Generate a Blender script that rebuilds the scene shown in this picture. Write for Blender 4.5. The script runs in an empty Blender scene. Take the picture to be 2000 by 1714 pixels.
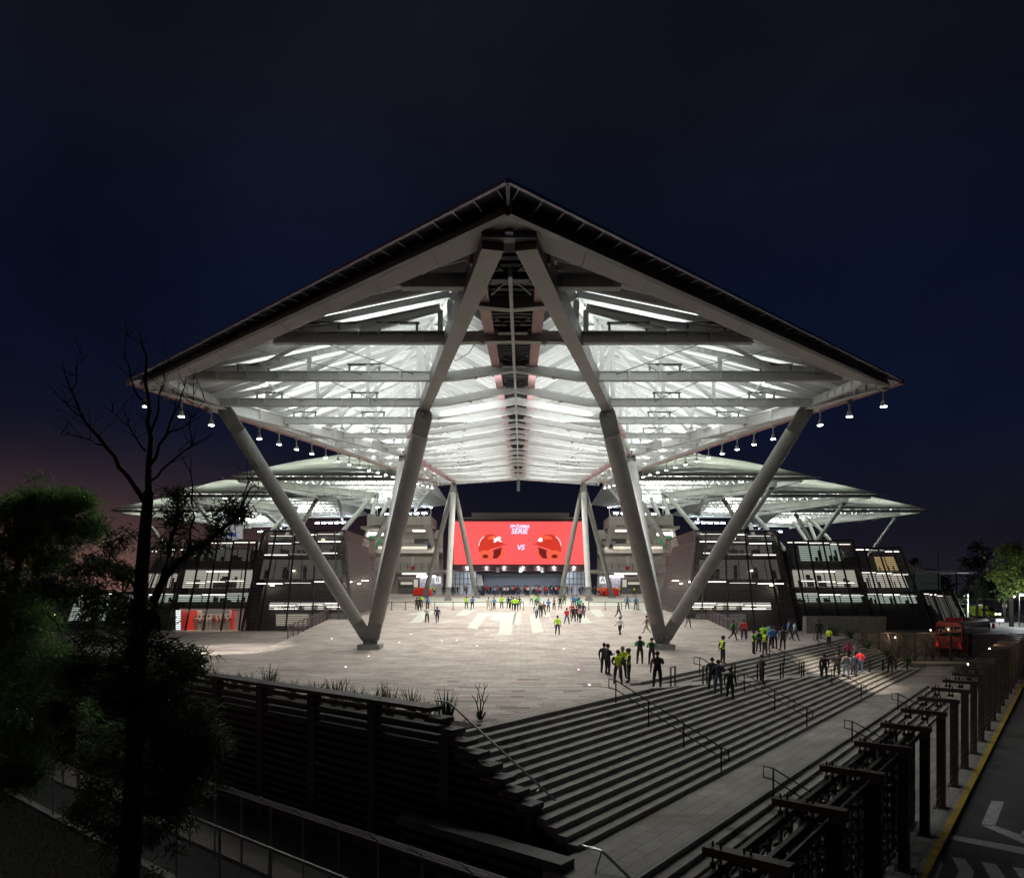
import bpy, bmesh, math, random
from mathutils import Vector, Matrix
random.seed(11)
R = math.radians
scene = bpy.context.scene
col = scene.collection

# ------------------------------------------------------------------ camera, sky, exposure
F, VX, VY, HC = 1372.0, 1016.0, 1150.0, 4.75      # focal length and vanishing point in photo pixels, eye height
cam = bpy.data.cameras.new('camera')
cam_ob = bpy.data.objects.new('camera', cam); col.objects.link(cam_ob)
cam.sensor_width = 36; cam.lens = F / 2000 * 36
cam.shift_x = -(VX - 1000) / 2000; cam.shift_y = (VY - 857) / 2000
cam.clip_start = 0.3; cam.clip_end = 3000
cam_ob.location = (0, 0, HC); cam_ob.rotation_euler = (R(90), 0, 0)
scene.camera = cam_ob
scene.view_settings.view_transform = 'Standard'; scene.view_settings.look = 'None'
scene.view_settings.exposure = 0; scene.view_settings.gamma = 1
scene.view_settings.use_curve_mapping = False
scene.render.engine = 'CYCLES'
cy = scene.cycles
cy.use_denoising = True
cy.max_bounces = 7; cy.diffuse_bounces = 4; cy.glossy_bounces = 3; cy.transmission_bounces = 4
cy.transparent_max_bounces = 6; cy.sample_clamp_indirect = 4; cy.caustics_reflective = False; cy.caustics_refractive = False
cy.use_light_tree = True

world = bpy.data.worlds.new('World'); scene.world = world; world.use_nodes = True
wt = world.node_tree; wt.nodes.clear()
def wn(t, **k):
    n = wt.nodes.new(t)
    for a, b in k.items(): setattr(n, a, b)
    return n
w_out = wn('ShaderNodeOutputWorld'); w_bg = wn('ShaderNodeBackground')
w_tc = wn('ShaderNodeTexCoord'); w_sep = wn('ShaderNodeSeparateXYZ')
w_ramp = wn('ShaderNodeValToRGB')
er = w_ramp.color_ramp.elements
er[0].position = 0.0; er[0].color = (.0155, .0130, .0195, 1)
er[1].position = 1.0; er[1].color = (.0052, .0056, .0092, 1)
for p, c in ((.07, (.0085, .0082, .0150, 1)), (.20, (.0034, .0055, .0165, 1)), (.38, (.0028, .0050, .0150, 1)), (.6, (.0048, .0054, .0100, 1))):
    e = er.new(p); e.color = c
wt.links.new(w_tc.outputs['Generated'], w_sep.inputs[0]); wt.links.new(w_sep.outputs['Z'], w_ramp.inputs[0])
def wmath(op, a, b=None):
    n = wn('ShaderNodeMath', operation=op)
    for i, v in enumerate((a, b)):
        if v is None: continue
        if isinstance(v, (int, float)): n.inputs[i].default_value = v
        else: wt.links.new(v, n.inputs[i])
    return n.outputs[0]
# city glow low in the west (left of the view)
negx = wmath('MAXIMUM', wmath('MULTIPLY', w_sep.outputs['X'], -1.0), 0.0)
low = wmath('MAXIMUM', wmath('SUBTRACT', 1.0, wmath('MULTIPLY', wmath('ABSOLUTE', w_sep.outputs['Z']), 2.6)), 0.0)
glow = wmath('MULTIPLY', wmath('POWER', negx, 1.5), wmath('POWER', low, 6.0))
w_gl = wn('ShaderNodeMixRGB', blend_type='ADD'); w_gc = wn('ShaderNodeMixRGB', blend_type='MULTIPLY')
w_gc.inputs[0].default_value = 1; w_gc.inputs[2].default_value = (.62, .30, .22, 1)
wt.links.new(glow, w_gc.inputs[1]); w_gl.inputs[0].default_value = 1
wt.links.new(w_ramp.outputs[0], w_gl.inputs[1]); wt.links.new(w_gc.outputs[0], w_gl.inputs[2])
w_nz = wn('ShaderNodeTexNoise'); w_nz.inputs['Scale'].default_value = 2.2; w_nz.inputs['Detail'].default_value = 5
w_mr = wn('ShaderNodeMapRange'); w_mr.inputs[1].default_value = .35; w_mr.inputs[2].default_value = .75
w_mr.inputs[3].default_value = .72; w_mr.inputs[4].default_value = 1.5
wt.links.new(w_tc.outputs['Generated'], w_nz.inputs['Vector']); wt.links.new(w_nz.outputs['Fac'], w_mr.inputs[0])
w_cl = wn('ShaderNodeMixRGB', blend_type='MULTIPLY'); w_cl.inputs[0].default_value = 1
wt.links.new(w_gl.outputs[0], w_cl.inputs[1]); wt.links.new(w_mr.outputs[0], w_cl.inputs[2])
wt.links.new(w_cl.outputs[0], w_bg.inputs[0]); w_bg.inputs[1].default_value = 1.0
wt.links.new(w_bg.outputs[0], w_out.inputs[0])

# light levels of the lamps (watts); the last is for added plaza fill
P_UP, P_MID, P_SIDE, P_EAVE, P_FILL = 500.0, 165.0, 4200.0, 420.0, 2000.0

# ------------------------------------------------------------------ pixel -> place helpers
def ray(px, py, Y): return Vector(((px - VX) / F * Y, Y, HC - (py - VY) / F * Y))
def onz(px, py, z): return ray(px, py, (HC - z) * F / (py - VY))
RY0, RY1, RS = 52.0, 131.0, .0468
def plaza_z(Y): return 0.0 if Y < RY0 else RS * (min(Y, RY1) - RY0)
def onplaza(px, py):
    p = onz(px, py, 0.0)
    if p.y <= RY0: return p
    Y = (HC + RS * RY0) / ((py - VY) / F + RS)
    if Y > RY1: return onz(px, py, RS * (RY1 - RY0)) if py > VY + 1 else ray(px, py, RY1)
    return ray(px, py, Y)
P0 = Vector((-.56, 24.9)); D1 = Vector((.618, .786)); E1 = Vector((.786, -.618))
def st(s, t, z=0.0):
    q = P0 + D1 * s + E1 * t
    return Vector((q.x, q.y, z))

# ------------------------------------------------------------------ materials
MATS = {}
def mat(name, color, rough=.6, metal=0, emit=None, es=0, noise=0, nscale=4, bump=0, bscale=30, spec=.5, trans=0, alpha=1, dirt=None):
    if name in MATS: return MATS[name]
    m = bpy.data.materials.new(name); m.use_nodes = True; MATS[name] = m
    nt = m.node_tree; b = nt.nodes['Principled BSDF']
    b.inputs['Base Color'].default_value = (*color, 1); b.inputs['Roughness'].default_value = rough
    b.inputs['Metallic'].default_value = metal; b.inputs['Specular IOR Level'].default_value = spec
    if emit: b.inputs['Emission Color'].default_value = (*emit, 1); b.inputs['Emission Strength'].default_value = es
    if alpha < 1: b.inputs['Alpha'].default_value = alpha
    if noise or bump:
        tc = nt.nodes.new('ShaderNodeNewGeometry')
        if noise:
            nz = nt.nodes.new('ShaderNodeTexNoise'); nz.inputs['Scale'].default_value = nscale; nz.inputs['Detail'].default_value = 6
            nz.inputs['Roughness'].default_value = .65
            nt.links.new(tc.outputs['Position'], nz.inputs['Vector'])
            mr = nt.nodes.new('ShaderNodeMapRange'); mr.inputs[1].default_value = .3; mr.inputs[2].default_value = .7
            mr.inputs[3].default_value = 1 - noise; mr.inputs[4].default_value = 1 + noise
            nt.links.new(nz.outputs['Fac'], mr.inputs[0])
            mx = nt.nodes.new('ShaderNodeMixRGB'); mx.blend_type = 'MULTIPLY'; mx.inputs[0].default_value = 1
            mx.inputs[1].default_value = (*color, 1); nt.links.new(mr.outputs[0], mx.inputs[2])
            last = mx.outputs[0]
            if dirt:
                n2 = nt.nodes.new('ShaderNodeTexNoise'); n2.inputs['Scale'].default_value = dirt[0]; n2.inputs['Detail'].default_value = 8
                nt.links.new(tc.outputs['Position'], n2.inputs['Vector'])
                m2 = nt.nodes.new('ShaderNodeMapRange'); m2.inputs[1].default_value = dirt[1]; m2.inputs[2].default_value = dirt[2]
                nt.links.new(n2.outputs['Fac'], m2.inputs[0])
                mx2 = nt.nodes.new('ShaderNodeMixRGB'); nt.links.new(m2.outputs[0], mx2.inputs[0])
                nt.links.new(last, mx2.inputs[1]); mx2.inputs[2].default_value = (*dirt[3], 1); last = mx2.outputs[0]
            nt.links.new(last, b.inputs['Base Color'])
        if bump:
            n3 = nt.nodes.new('ShaderNodeTexNoise'); n3.inputs['Scale'].default_value = bscale; n3.inputs['Detail'].default_value = 4
            nt.links.new(tc.outputs['Position'], n3.inputs['Vector'])
            bp = nt.nodes.new('ShaderNodeBump'); bp.inputs['Strength'].default_value = bump; bp.inputs['Distance'].default_value = .02
            nt.links.new(n3.outputs['Fac'], bp.inputs['Height']); nt.links.new(bp.outputs[0], b.inputs['Normal'])
    if trans:
        tr = nt.nodes.new('ShaderNodeBsdfTranslucent'); tr.inputs[0].default_value = (*color, 1)
        ms = nt.nodes.new('ShaderNodeMixShader'); ms.inputs[0].default_value = trans
        nt.links.new(b.outputs[0], ms.inputs[1]); nt.links.new(tr.outputs[0], ms.inputs[2])
        nt.links.new(ms.outputs[0], nt.nodes['Material Output'].inputs[0])
    return m

def brick_floor(name, c1, c2, mortar, w, h, rough=.7, ang=0.0):
    m = bpy.data.materials.new(name); m.use_nodes = True; nt = m.node_tree; b = nt.nodes['Principled BSDF']
    g = nt.nodes.new('ShaderNodeNewGeometry'); mp = nt.nodes.new('ShaderNodeMapping'); mp.inputs['Rotation'].default_value = (0, 0, ang)
    br = nt.nodes.new('ShaderNodeTexBrick'); br.inputs['Scale'].default_value = 1
    br.inputs['Color1'].default_value = (*c1, 1); br.inputs['Color2'].default_value = (*c2, 1); br.inputs['Mortar'].default_value = (*mortar, 1)
    br.inputs['Brick Width'].default_value = w; br.inputs['Row Height'].default_value = h; br.inputs['Mortar Size'].default_value = .010
    br.inputs['Bias'].default_value = -.1
    nz = nt.nodes.new('ShaderNodeTexNoise'); nz.inputs['Scale'].default_value = .35; nz.inputs['Detail'].default_value = 9; nz.inputs['Roughness'].default_value = .7
    mr = nt.nodes.new('ShaderNodeMapRange'); mr.inputs[1].default_value = .3; mr.inputs[2].default_value = .7; mr.inputs[3].default_value = .68; mr.inputs[4].default_value = 1.22
    mx = nt.nodes.new('ShaderNodeMixRGB'); mx.blend_type = 'MULTIPLY'; mx.inputs[0].default_value = 1
    # damp reddish stains lying in long bands across the slope
    mp2 = nt.nodes.new('ShaderNodeMapping'); mp2.inputs['Scale'].default_value = (.10, .45, .3)
    n2 = nt.nodes.new('ShaderNodeTexNoise'); n2.inputs['Scale'].default_value = 1.0; n2.inputs['Detail'].default_value = 7
    m2 = nt.nodes.new('ShaderNodeMapRange'); m2.inputs[1].default_value = .60; m2.inputs[2].default_value = .72; m2.inputs[3].default_value = 0; m2.inputs[4].default_value = .75
    mx2 = nt.nodes.new('ShaderNodeMixRGB'); mx2.inputs[2].default_value = (.16, .105, .09, 1)
    L = nt.links.new
    L(g.outputs['Position'], mp.inputs[0]); L(mp.outputs[0], br.inputs['Vector']); L(g.outputs['Position'], nz.inputs['Vector'])
    L(nz.outputs['Fac'], mr.inputs[0]); L(br.outputs['Color'], mx.inputs[1]); L(mr.outputs[0], mx.inputs[2])
    L(g.outputs['Position'], mp2.inputs[0]); L(mp2.outputs[0], n2.inputs['Vector']); L(n2.outputs['Fac'], m2.inputs[0]); L(m2.outputs[0], mx2.inputs[0])
    L(mx.outputs[0], mx2.inputs[1]); L(mx2.outputs[0], b.inputs['Base Color'])
    b.inputs['Roughness'].default_value = rough
    bp = nt.nodes.new('ShaderNodeBump'); bp.inputs['Strength'].default_value = .3; bp.inputs['Distance'].default_value = .004
    L(br.outputs['Fac'], bp.inputs['Height']); bp.invert = True; L(bp.outputs[0], b.inputs['Normal'])
    return m

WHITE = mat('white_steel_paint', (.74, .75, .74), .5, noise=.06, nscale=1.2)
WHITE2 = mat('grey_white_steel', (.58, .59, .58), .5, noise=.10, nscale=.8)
FASCIA = mat('fascia_cladding', (.62, .59, .60), .45, noise=.08, nscale=.7, bump=.05, bscale=60)
DARKS = mat('dark_eave_glass', (.035, .038, .055), .3)
EDGE = mat('eave_edge_metal', (.27, .25, .36), .4, .3)
GIRD = mat('girder_paint', (.20, .19, .18), .45, noise=.16, nscale=.9, dirt=(1.3, .6, .75, (.22, .18, .15)))
MEMB = mat('roof_membrane', (.82, .83, .82), .7, trans=.22)
MEMB2 = mat('outer_membrane', (.55, .59, .50), .7, trans=.10, noise=.05, nscale=.4)
PINK = mat('rosy_paint_red_light', (.52, .27, .28), .5, noise=.25, nscale=.5)  # red light falling on the pale spine rails, painted into the base colour
CATW = mat('dark_catwalk_steel', (.05, .05, .055), .5, .4)
LEGM = mat('leg_paint', (.235, .235, .222), .38, noise=.12, nscale=.7, dirt=(2.0, .62, .8, (.24, .22, .19)))
PLATE = mat('joint_plate_steel', (.20, .205, .21), .45, .2, noise=.15, nscale=3)
BLACKM = mat('black_steel', (.022, .022, .024), .5, .2)
LOUV = mat('dark_bronze_louver', (.14, .122, .118), .45, .2, noise=.2, nscale=2)
WALLD = mat('dark_wall_panel', (.05, .05, .052), .7, noise=.2, nscale=1)
CONC = mat('concrete', (.36, .35, .32), .8, noise=.16, nscale=.9, bump=.1, bscale=12)
CONC2 = mat('pale_concrete', (.46, .445, .41), .8, noise=.12, nscale=.7)
CONCD = mat('rough_grey_concrete', (.22, .22, .22), .85, noise=.2, nscale=2, bump=.3, bscale=14)
GRAN = mat('dark_granite', (.075, .076, .08), .6, noise=.25, nscale=25, bump=.15, bscale=50)
GRANB = mat('black_stone_slat', (.035, .036, .038), .6, noise=.25, nscale=20)
TREAD = mat('stone_tread', (.27, .262, .245), .7, noise=.22, nscale=1.6, dirt=(.9, .63, .68, (.12, .115, .09)))
PAVE = brick_floor('plaza_paving', (.41, .375, .345), (.27, .23, .21), (.09, .08, .07), .95, .42)
PAVE2 = brick_floor('walkway_paving', (.30, .295, .275), (.22, .215, .20), (.08, .075, .065), 1.0, .46, ang=-R(51.8))
LIGHTPAVE = mat('pale_green_paving', (.41, .435, .39), .65, noise=.08, nscale=1.5)
ASPH = mat('asphalt', (.062, .062, .064), .8, noise=.3, nscale=1.1, bump=.25, bscale=60, dirt=(.55, .62, .7, (.022, .022, .024)))
PAINT = mat('road_paint', (.42, .43, .44), .7, noise=.3, nscale=5)
YELLOW = mat('kerb_yellow', (.46, .31, .045), .65, noise=.35, nscale=4)
SOIL = mat('dark_lawn_soil', (.020, .018, .010), .95, noise=.4, nscale=2.5)
RAILM = mat('black_rail_paint', (.018, .018, .019), .45, .3)
STEEL = mat('stainless_rail', (.42, .44, .46), .3, .9)
BRONZE = mat('bronze_gate_post', (.085, .068, .055), .45, .4, noise=.2, nscale=4)
BARK = mat('tree_bark', (.035, .028, .022), .9, noise=.4, nscale=6, bump=.5, bscale=25)
def lamp(name, c, s): return mat(name, (.02, .02, .02), .6, emit=c, es=s)
E_WHITE = lamp('lamp_white', (1, .97, .90), 30)
E_COOL = lamp('lamp_cool', (.82, .92, 1), 40)
E_WARM = lamp('lamp_warm', (1, .85, .62), 30)
E_STRIP = lamp('strip_light', (1, .96, .86), 3.2)
E_WIN = lamp('lit_window', (1, .93, .80), .50)
E_WINDIM = lamp('dim_window', (.95, .93, .85), .09)
E_WINGREEN = lamp('greenish_window', (.78, .95, .82), .42)
E_WINGOLD = lamp('golden_window', (1, .74, .36), .42)
E_RED = lamp('red_shop_wall', (.9, .045, .03), .45)

# ------------------------------------------------------------------ mesh and object helpers
WM = {}
def setp(o, label=None, cat=None, group=None, kind=None):
    if label: o['label'] = label
    if cat: o['category'] = cat
    if group: o['group'] = group
    if kind: o['kind'] = kind
    return o
def link(name, data, mw=None, parent=None, m=None):
    o = bpy.data.objects.new(name, data); col.objects.link(o)
    mw = mw or Matrix.Identity(4)
    o.matrix_basis = mw
    if parent is not None:
        o.parent = parent; o.matrix_parent_inverse = WM[parent.name].inverted()
    WM[o.name] = mw.copy()
    if m is not None:
        ms = m if isinstance(m, (list, tuple)) else [m]
        for i, x in enumerate(ms):
            if i < len(o.material_slots):
                o.material_slots[i].link = 'OBJECT'; o.material_slots[i].material = x
    return o
def empty(name, loc, label, cat, group=None, parent=None):
    o = link(name, None, Matrix.Translation(Vector(loc)), parent)
    o.empty_display_size = .2
    return setp(o, label, cat, group)
class MB:
    def __init__(s): s.v = []; s.f = []; s.mi = []; s.cur = 0
    def face(s, pts):
        n = len(s.v); s.v += [tuple(p) for p in pts]; s.f.append(tuple(range(n, n + len(pts)))); s.mi.append(s.cur)
    def hexa(s, p):      # 8 points: bottom 4 ccw, top 4 ccw
        n = len(s.v); s.v += [tuple(x) for x in p]
        for q in ((3, 2, 1, 0), (4, 5, 6, 7), (0, 1, 5, 4), (1, 2, 6, 5), (2, 3, 7, 6), (3, 0, 4, 7)):
            s.f.append(tuple(n + i for i in q)); s.mi.append(s.cur)
    def box(s, a, b):
        x0, y0, z0 = a; x1, y1, z1 = b
        s.hexa([(x0, y0, z0), (x1, y0, z0), (x1, y1, z0), (x0, y1, z0), (x0, y0, z1), (x1, y0, z1), (x1, y1, z1), (x0, y1, z1)])
    def prism(s, poly, z0, z1):   # poly: list of (x,y) ccw; z0/z1 float or list
        n = len(poly); k = len(s.v)
        zz0 = z0 if isinstance(z0, (list, tuple)) else [z0] * n
        zz1 = z1 if isinstance(z1, (list, tuple)) else [z1] * n
        s.v += [(p[0], p[1], zz0[i]) for i, p in enumerate(poly)] + [(p[0], p[1], zz1[i]) for i, p in enumerate(poly)]
        s.f.append(tuple(k + i for i in reversed(range(n)))); s.mi.append(s.cur)
        s.f.append(tuple(k + n + i for i in range(n))); s.mi.append(s.cur)
        for i in range(n):
            j = (i + 1) % n; s.f.append((k + i, k + j, k + n + j, k + n + i)); s.mi.append(s.cur)
    def beam(s, p, q, w, h):
        m = beam_mat(p, q, w, h)
        c = [Vector(x) for x in ((-.5, -.5, 0), (.5, -.5, 0), (.5, .5, 0), (-.5, .5, 0), (-.5, -.5, 1), (.5, -.5, 1), (.5, .5, 1), (-.5, .5, 1))]
        s.hexa([m @ x for x in c])
    def tube(s, pts, radii, n=8, cap=True):
        rings = []
        for i, p in enumerate(pts):
            p = Vector(p)
            d = (Vector(pts[min(i + 1, len(pts) - 1)]) - Vector(pts[max(i - 1, 0)])).normalized()
            a = d.cross(Vector((0, 0, 1)) if abs(d.z) < .95 else Vector((1, 0, 0))).normalized(); b = d.cross(a)
            r = radii[i] if isinstance(radii, (list, tuple)) else radii
            k = len(s.v); rings.append(k)
            for j in range(n):
                t = 2 * math.pi * j / n; s.v.append(tuple(p + (a * math.cos(t) + b * math.sin(t)) * r))
        for i in range(len(rings) - 1):
            for j in range(n):
                s.f.append((rings[i] + j, rings[i] + (j + 1) % n, rings[i + 1] + (j + 1) % n, rings[i + 1] + j)); s.mi.append(s.cur)
        if cap:
            s.f.append(tuple(rings[0] + j for j in reversed(range(n)))); s.mi.append(s.cur)
            s.f.append(tuple(rings[-1] + j for j in range(n))); s.mi.append(s.cur)
    def mesh(s, name, nmat=1, smooth=False):
        me = bpy.data.meshes.new(name); me.from_pydata(s.v, [], s.f)
        for i in range(nmat): me.materials.append(None)
        if nmat > 1: me.polygons.foreach_set('material_index', s.mi)
        if smooth: me.polygons.foreach_set('use_smooth', [True] * len(me.polygons))
        me.update(); return me
    def build(s, name, m, parent=None, smooth=False, mw=None):
        ms = m if isinstance(m, (list, tuple)) else [m]
        me = s.mesh(name, len(ms), smooth)
        if mw is not None and parent is None: pass
        return link(name, me, mw, parent, ms)
def beam_mat(p, q, w, h):
    p = Vector(p); q = Vector(q); d = q - p; L = d.length; z = d / L
    up = Vector((0, 0, 1)) if abs(z.z) < .98 else Vector((0, 1, 0))
    x = up.cross(z).normalized(); y = z.cross(x)
    m = Matrix.Identity(4)
    for i in range(3):
        m[i][0] = x[i] * w; m[i][1] = y[i] * h; m[i][2] = z[i] * L; m[i][3] = p[i]
    return m
def unit_box():
    b = MB(); b.box((-.5, -.5, 0), (.5, .5, 1)); return b.mesh('unit_box')
def unit_i():
    b = MB(); t = .09
    b.box((-.5, -.5, 0), (.5, -.5 + t, 1)); b.box((-.5, .5 - t, 0), (.5, .5, 1)); b.box((-.05, -.5 + t, 0), (.05, .5 - t, 1))
    for i in range(1, 8): b.box((-.42, -.5 + t, i / 8 - .004), (.42, .5 - t, i / 8 + .004))
    return b.mesh('unit_i_beam')
def unit_tube(n=18):
    b = MB(); b.tube([(0, 0, 0), (0, 0, 1)], .5, n); return b.mesh('unit_tube', smooth=False)
UB, UI, UT, UT6 = unit_box(), unit_i(), unit_tube(), unit_tube(7)
UT.polygons.foreach_set('use_smooth', [len(p.vertices) == 4 for p in UT.polygons])
def part(name, p, q, w, h, m, parent, shape=None):
    return link(name, shape or UB, beam_mat(p, q, w, h), parent, m)
def boxpart(name, a, b, m, parent):
    a = Vector(a); b = Vector(b); c = (a + b) / 2
    return part(name, (c.x, c.y, a.z), (c.x, c.y, b.z), abs(b.x - a.x), abs(b.y - a.y), m, parent)
# beam_mat with a vertical axis: x column = up x z with up=(0,1,0): x -> X, y -> Y
def light(name, kind, loc, energy, color, parent, size=1.0, sizey=None, rot=(0, 0, 0), spot=90, blend=.6):
    l = bpy.data.lights.new(name, kind); l.energy = energy; l.color = color
    if kind == 'AREA':
        l.size = size
        if sizey: l.shape = 'RECTANGLE'; l.size_y = sizey
    elif kind == 'SPOT': l.spot_size = R(spot); l.spot_blend = blend; l.shadow_soft_size = size
    else: l.shadow_soft_size = size
    o = bpy.data.objects.new(name, l); col.objects.link(o)
    mw = Matrix.Translation(Vector(loc)) @ Matrix.Rotation(rot[2], 4, 'Z') @ Matrix.Rotation(rot[1], 4, 'Y') @ Matrix.Rotation(rot[0], 4, 'X')
    o.matrix_basis = mw
    if parent is not None: o.parent = parent; o.matrix_parent_inverse = WM[parent.name].inverted()
    return o
def xy(v): return (v.x, v.y)

# ------------------------------------------------------------------ THE GROUND
N, TR, RI = 15, .358, .17            # upper flight
T_W0, T_W1 = N * TR, N * TR + 1.84   # walkway
NL = 6; T_L1 = T_W1 + NL * TR
Z_W = -N * RI; Z_F = Z_W - NL * RI; Z_ROAD = Z_F - .15
Z_ST = -4.6                          # side street on the left
K = .122
def structure(b, name, m, smooth=False):
    o = b.build(name, m, None, smooth); o['kind'] = 'structure'; return o
b = MB(); b.face([(-1500, -60, -4.75), (1500, -60, -4.75), (1500, 2500, -4.75), (-1500, 2500, -4.75)])
structure(b, 'ground', SOIL)
b = MB()
pl = [xy(st(-2.2, 0)), xy(st(11, 0)), xy(st(11.3, -1.5)), xy(st(57, -1.5)), (34.5, 74), (62, 74), (62, 300), (-140, 300), (-140, 118), xy(st(-2.2, -62))]
b.prism(pl, -4.7, 0.0)
structure(b, 'plaza', PAVE)
# rising part of the plaza, with pale inlays
b = MB()
EL = [(-19.6, RY0), (-23.9, 105), (-25.4, RY1), (-31, 141), (-62, 170), (-62, 230)]
for i in range(len(EL) - 1):
    (x0, y0), (x1, y1) = EL[i], EL[i + 1]; z0, z1 = plaza_z(y0) + .004, plaza_z(y1) + .004
    xa, xb = -x0 - .5, -x1 - .5
    b.face([(x0, y0, z0), (xa, y0, z0), (xb, y1, z1), (x1, y1, z1)])
    b.face([(x0, y0, 0), (x0, y0, z0), (x1, y1, z1), (x1, y1, 0)])
    b.face([(xa, y0, 0), (xb, y1, 0), (xb, y1, z1), (xa, y0, z0)])
ramp_ob = structure(b, 'plaza_slope', PAVE)
def on_ramp_poly(pts, dz):
    q = [onplaza(x, y) for x, y in pts]; return [(p.x, p.y, plaza_z(p.y) + dz) for p in q]
INL = [[(800, 1216), (817, 1200), (795, 1200), (828, 1193), (850, 1193), (820, 1216)],
       [(890, 1201), (905, 1190), (928, 1190), (910, 1202)],
       [(912, 1226), (935, 1196), (968, 1196), (946, 1207), (932, 1228)],
       [(973, 1239), (978, 1214), (958, 1210), (965, 1196), (1010, 1196), (998, 1240)],
       [(1000, 1219), (1004, 1197), (1018, 1197), (1016, 1219)],
       [(1040, 1236), (1034, 1200), (1052, 1200), (1061, 1234)],
       [(1060, 1201), (1073, 1196), (1076, 1203), (1066, 1204)],
       [(1136, 1217), (1122, 1200), (1142, 1200), (1156, 1216)],
       [(1166, 1205), (1150, 1190), (1172, 1190), (1182, 1203)],
       [(1212, 1192), (1200, 1184), (1224, 1184), (1240, 1193)],
       [(1258, 1196), (1246, 1184), (1262, 1184), (1272, 1200)],
       [(845, 1183), (1258, 1183), (1264, 1166.5), (836, 1166.5)]]
for q in INL:
    b = MB(); pts = on_ramp_poly(q, .010 if len(q) != 4 or q[0][1] != 1183 else .008)
    a = sum((pts[i][0] * pts[(i + 1) % len(pts)][1] - pts[(i + 1) % len(pts)][0] * pts[i][1]) for i in range(len(pts)))
    b.face(pts if a > 0 else pts[::-1])
    b.build('pale_paving_band', LIGHTPAVE, ramp_ob)

# paving slabs that can be told apart near the top of the stairs
plaza_ob = bpy.data.objects['plaza']
PV = [mat('paver_tone_%s' % n, c, .7, noise=.14, nscale=3) for n, c in (('buff', (.40, .365, .335)), ('rose', (.34, .275, .25)), ('grey', (.30, .29, .27)), ('dark', (.17, .145, .13)), ('light', (.46, .43, .395)))]
bx = MB(); bx.hexa([(-.5, -.5, -1), (.5, -.5, -1), (.5, .5, -1), (-.5, .5, -1), (-.5, -.5, 1), (.5, -.5, 1), (.5, .5, 1), (-.5, .5, 1)])
PAVM = bx.mesh('paver')
cnt = 0; ry = 24.95
while cnt < 300 and ry < 37:
    hh = .42; rx = -12 + random.random()
    while rx < 12 and cnt < 300:
        ww = random.choice((.6, .9, .9, 1.2))
        c = Vector((rx + ww / 2, ry + hh / 2)); rel = c - P0
        s_, t_ = rel.dot(D1), rel.dot(E1)
        near = all(((Vector((rx + dx, ry + dy)) - P0).dot(E1) < -.42) and ((Vector((rx + dx, ry + dy)) - P0).dot(D1) > -1.2) for dx in (0, ww) for dy in (0, hh))
        pxx = VX + c.x / c.y * F
        if near and 850 < pxx < 1230:
            mw = Matrix.Translation((c.x, c.y, .001 + random.random() * .004)) @ Matrix.Diagonal((ww - .014, hh - .014, .006, 1))
            link('paver', PAVM, mw, plaza_ob, random.choices(PV, (5, 4, 3, 1, 2))[0]); cnt += 1
        rx += ww
    ry += hh
# stone edge along the top of the flight
for a, bq in ((-2.2, 2.3), (2.3, 6.8), (6.8, 10.9)):
    b = MB(); b.prism([xy(st(a + .008, -.36)), xy(st(a + .008, .012)), xy(st(bq - .008, .012)), xy(st(bq - .008, -.36))], -.12, .008)
    b.build('edge_stone', TREAD, plaza_ob)
s0 = 11.5
while s0 < 56:
    b = MB(); b.prism([xy(st(s0 + .008, -1.86)), xy(st(s0 + .008, -1.488)), xy(st(min(s0 + 5, 57) - .008, -1.488)), xy(st(min(s0 + 5, 57) - .008, -1.86))], -.12, .008)
    b.build('edge_stone', TREAD, plaza_ob); s0 += 5

# stairs
stairs = MB(); stairs.prism([xy(st(-2.9, .5)), xy(st(-2.9, T_W1)), xy(st(57, T_W1)), xy(st(57, .5))], -4.7, Z_W - .33)
stairs_ob = structure(stairs, 'staircase', GRAN)
def se(t): return 11 + (t + .1) / K
def su(t): return 11 + (t + 1.5) / K
for n in range(N):
    z = -(n + 1) * RI; t0, t1 = n * TR - .03, (n + 1) * TR
    if n < N - 1:
        b = MB(); e0, e1 = se(t0), se(t1)
        b.prism([xy(st(-2.9, t0)), xy(st(-2.9, t1)), xy(st(max(e1, 8), t1)), xy(st(max(e0, 8), t0))], z - .3, z)
        b.build('step', TREAD, stairs_ob)
    t0 -= 1.5; t1 -= 1.5
    b = MB(); b.prism([xy(st(su(t0), t0)), xy(st(su(t1), t1)), xy(st(57, t1)), xy(st(57, t0))], z - .3, z)
    b.build('step', TREAD, stairs_ob)
def zr(s): return -(s - 11) * K * RI / TR
b = MB(); b.prism([xy(st(11, -1.5)), xy(st(11, -.1)), xy(st(55, -.1 + 44 * K)), xy(st(55, -1.5 + 44 * K))], [zr(11) - .3, zr(11) - .3, zr(55) - .3, zr(55) - .3], [zr(11) - .002, zr(11) - .002, zr(55) - .002, zr(55) - .002])
structure(b, 'stair_ramp', PAVE2)
b = MB(); b.prism([xy(st(-4.5, T_W0 - TR - .02)), xy(st(-4.5, T_W1)), xy(st(75, T_W1)), xy(st(75, T_W0 - TR - .02))], Z_W - .4, Z_W)
structure(b, 'walkway', PAVE2)
low = MB(); low.prism([xy(st(-9, T_W1 + .2)), xy(st(-9, T_L1)), xy(st(41.5, T_L1)), xy(st(41.5, T_W1 + .2))], -4.7, Z_F - .33)
low_ob = structure(low, 'lower_staircase', GRAN)
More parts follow.
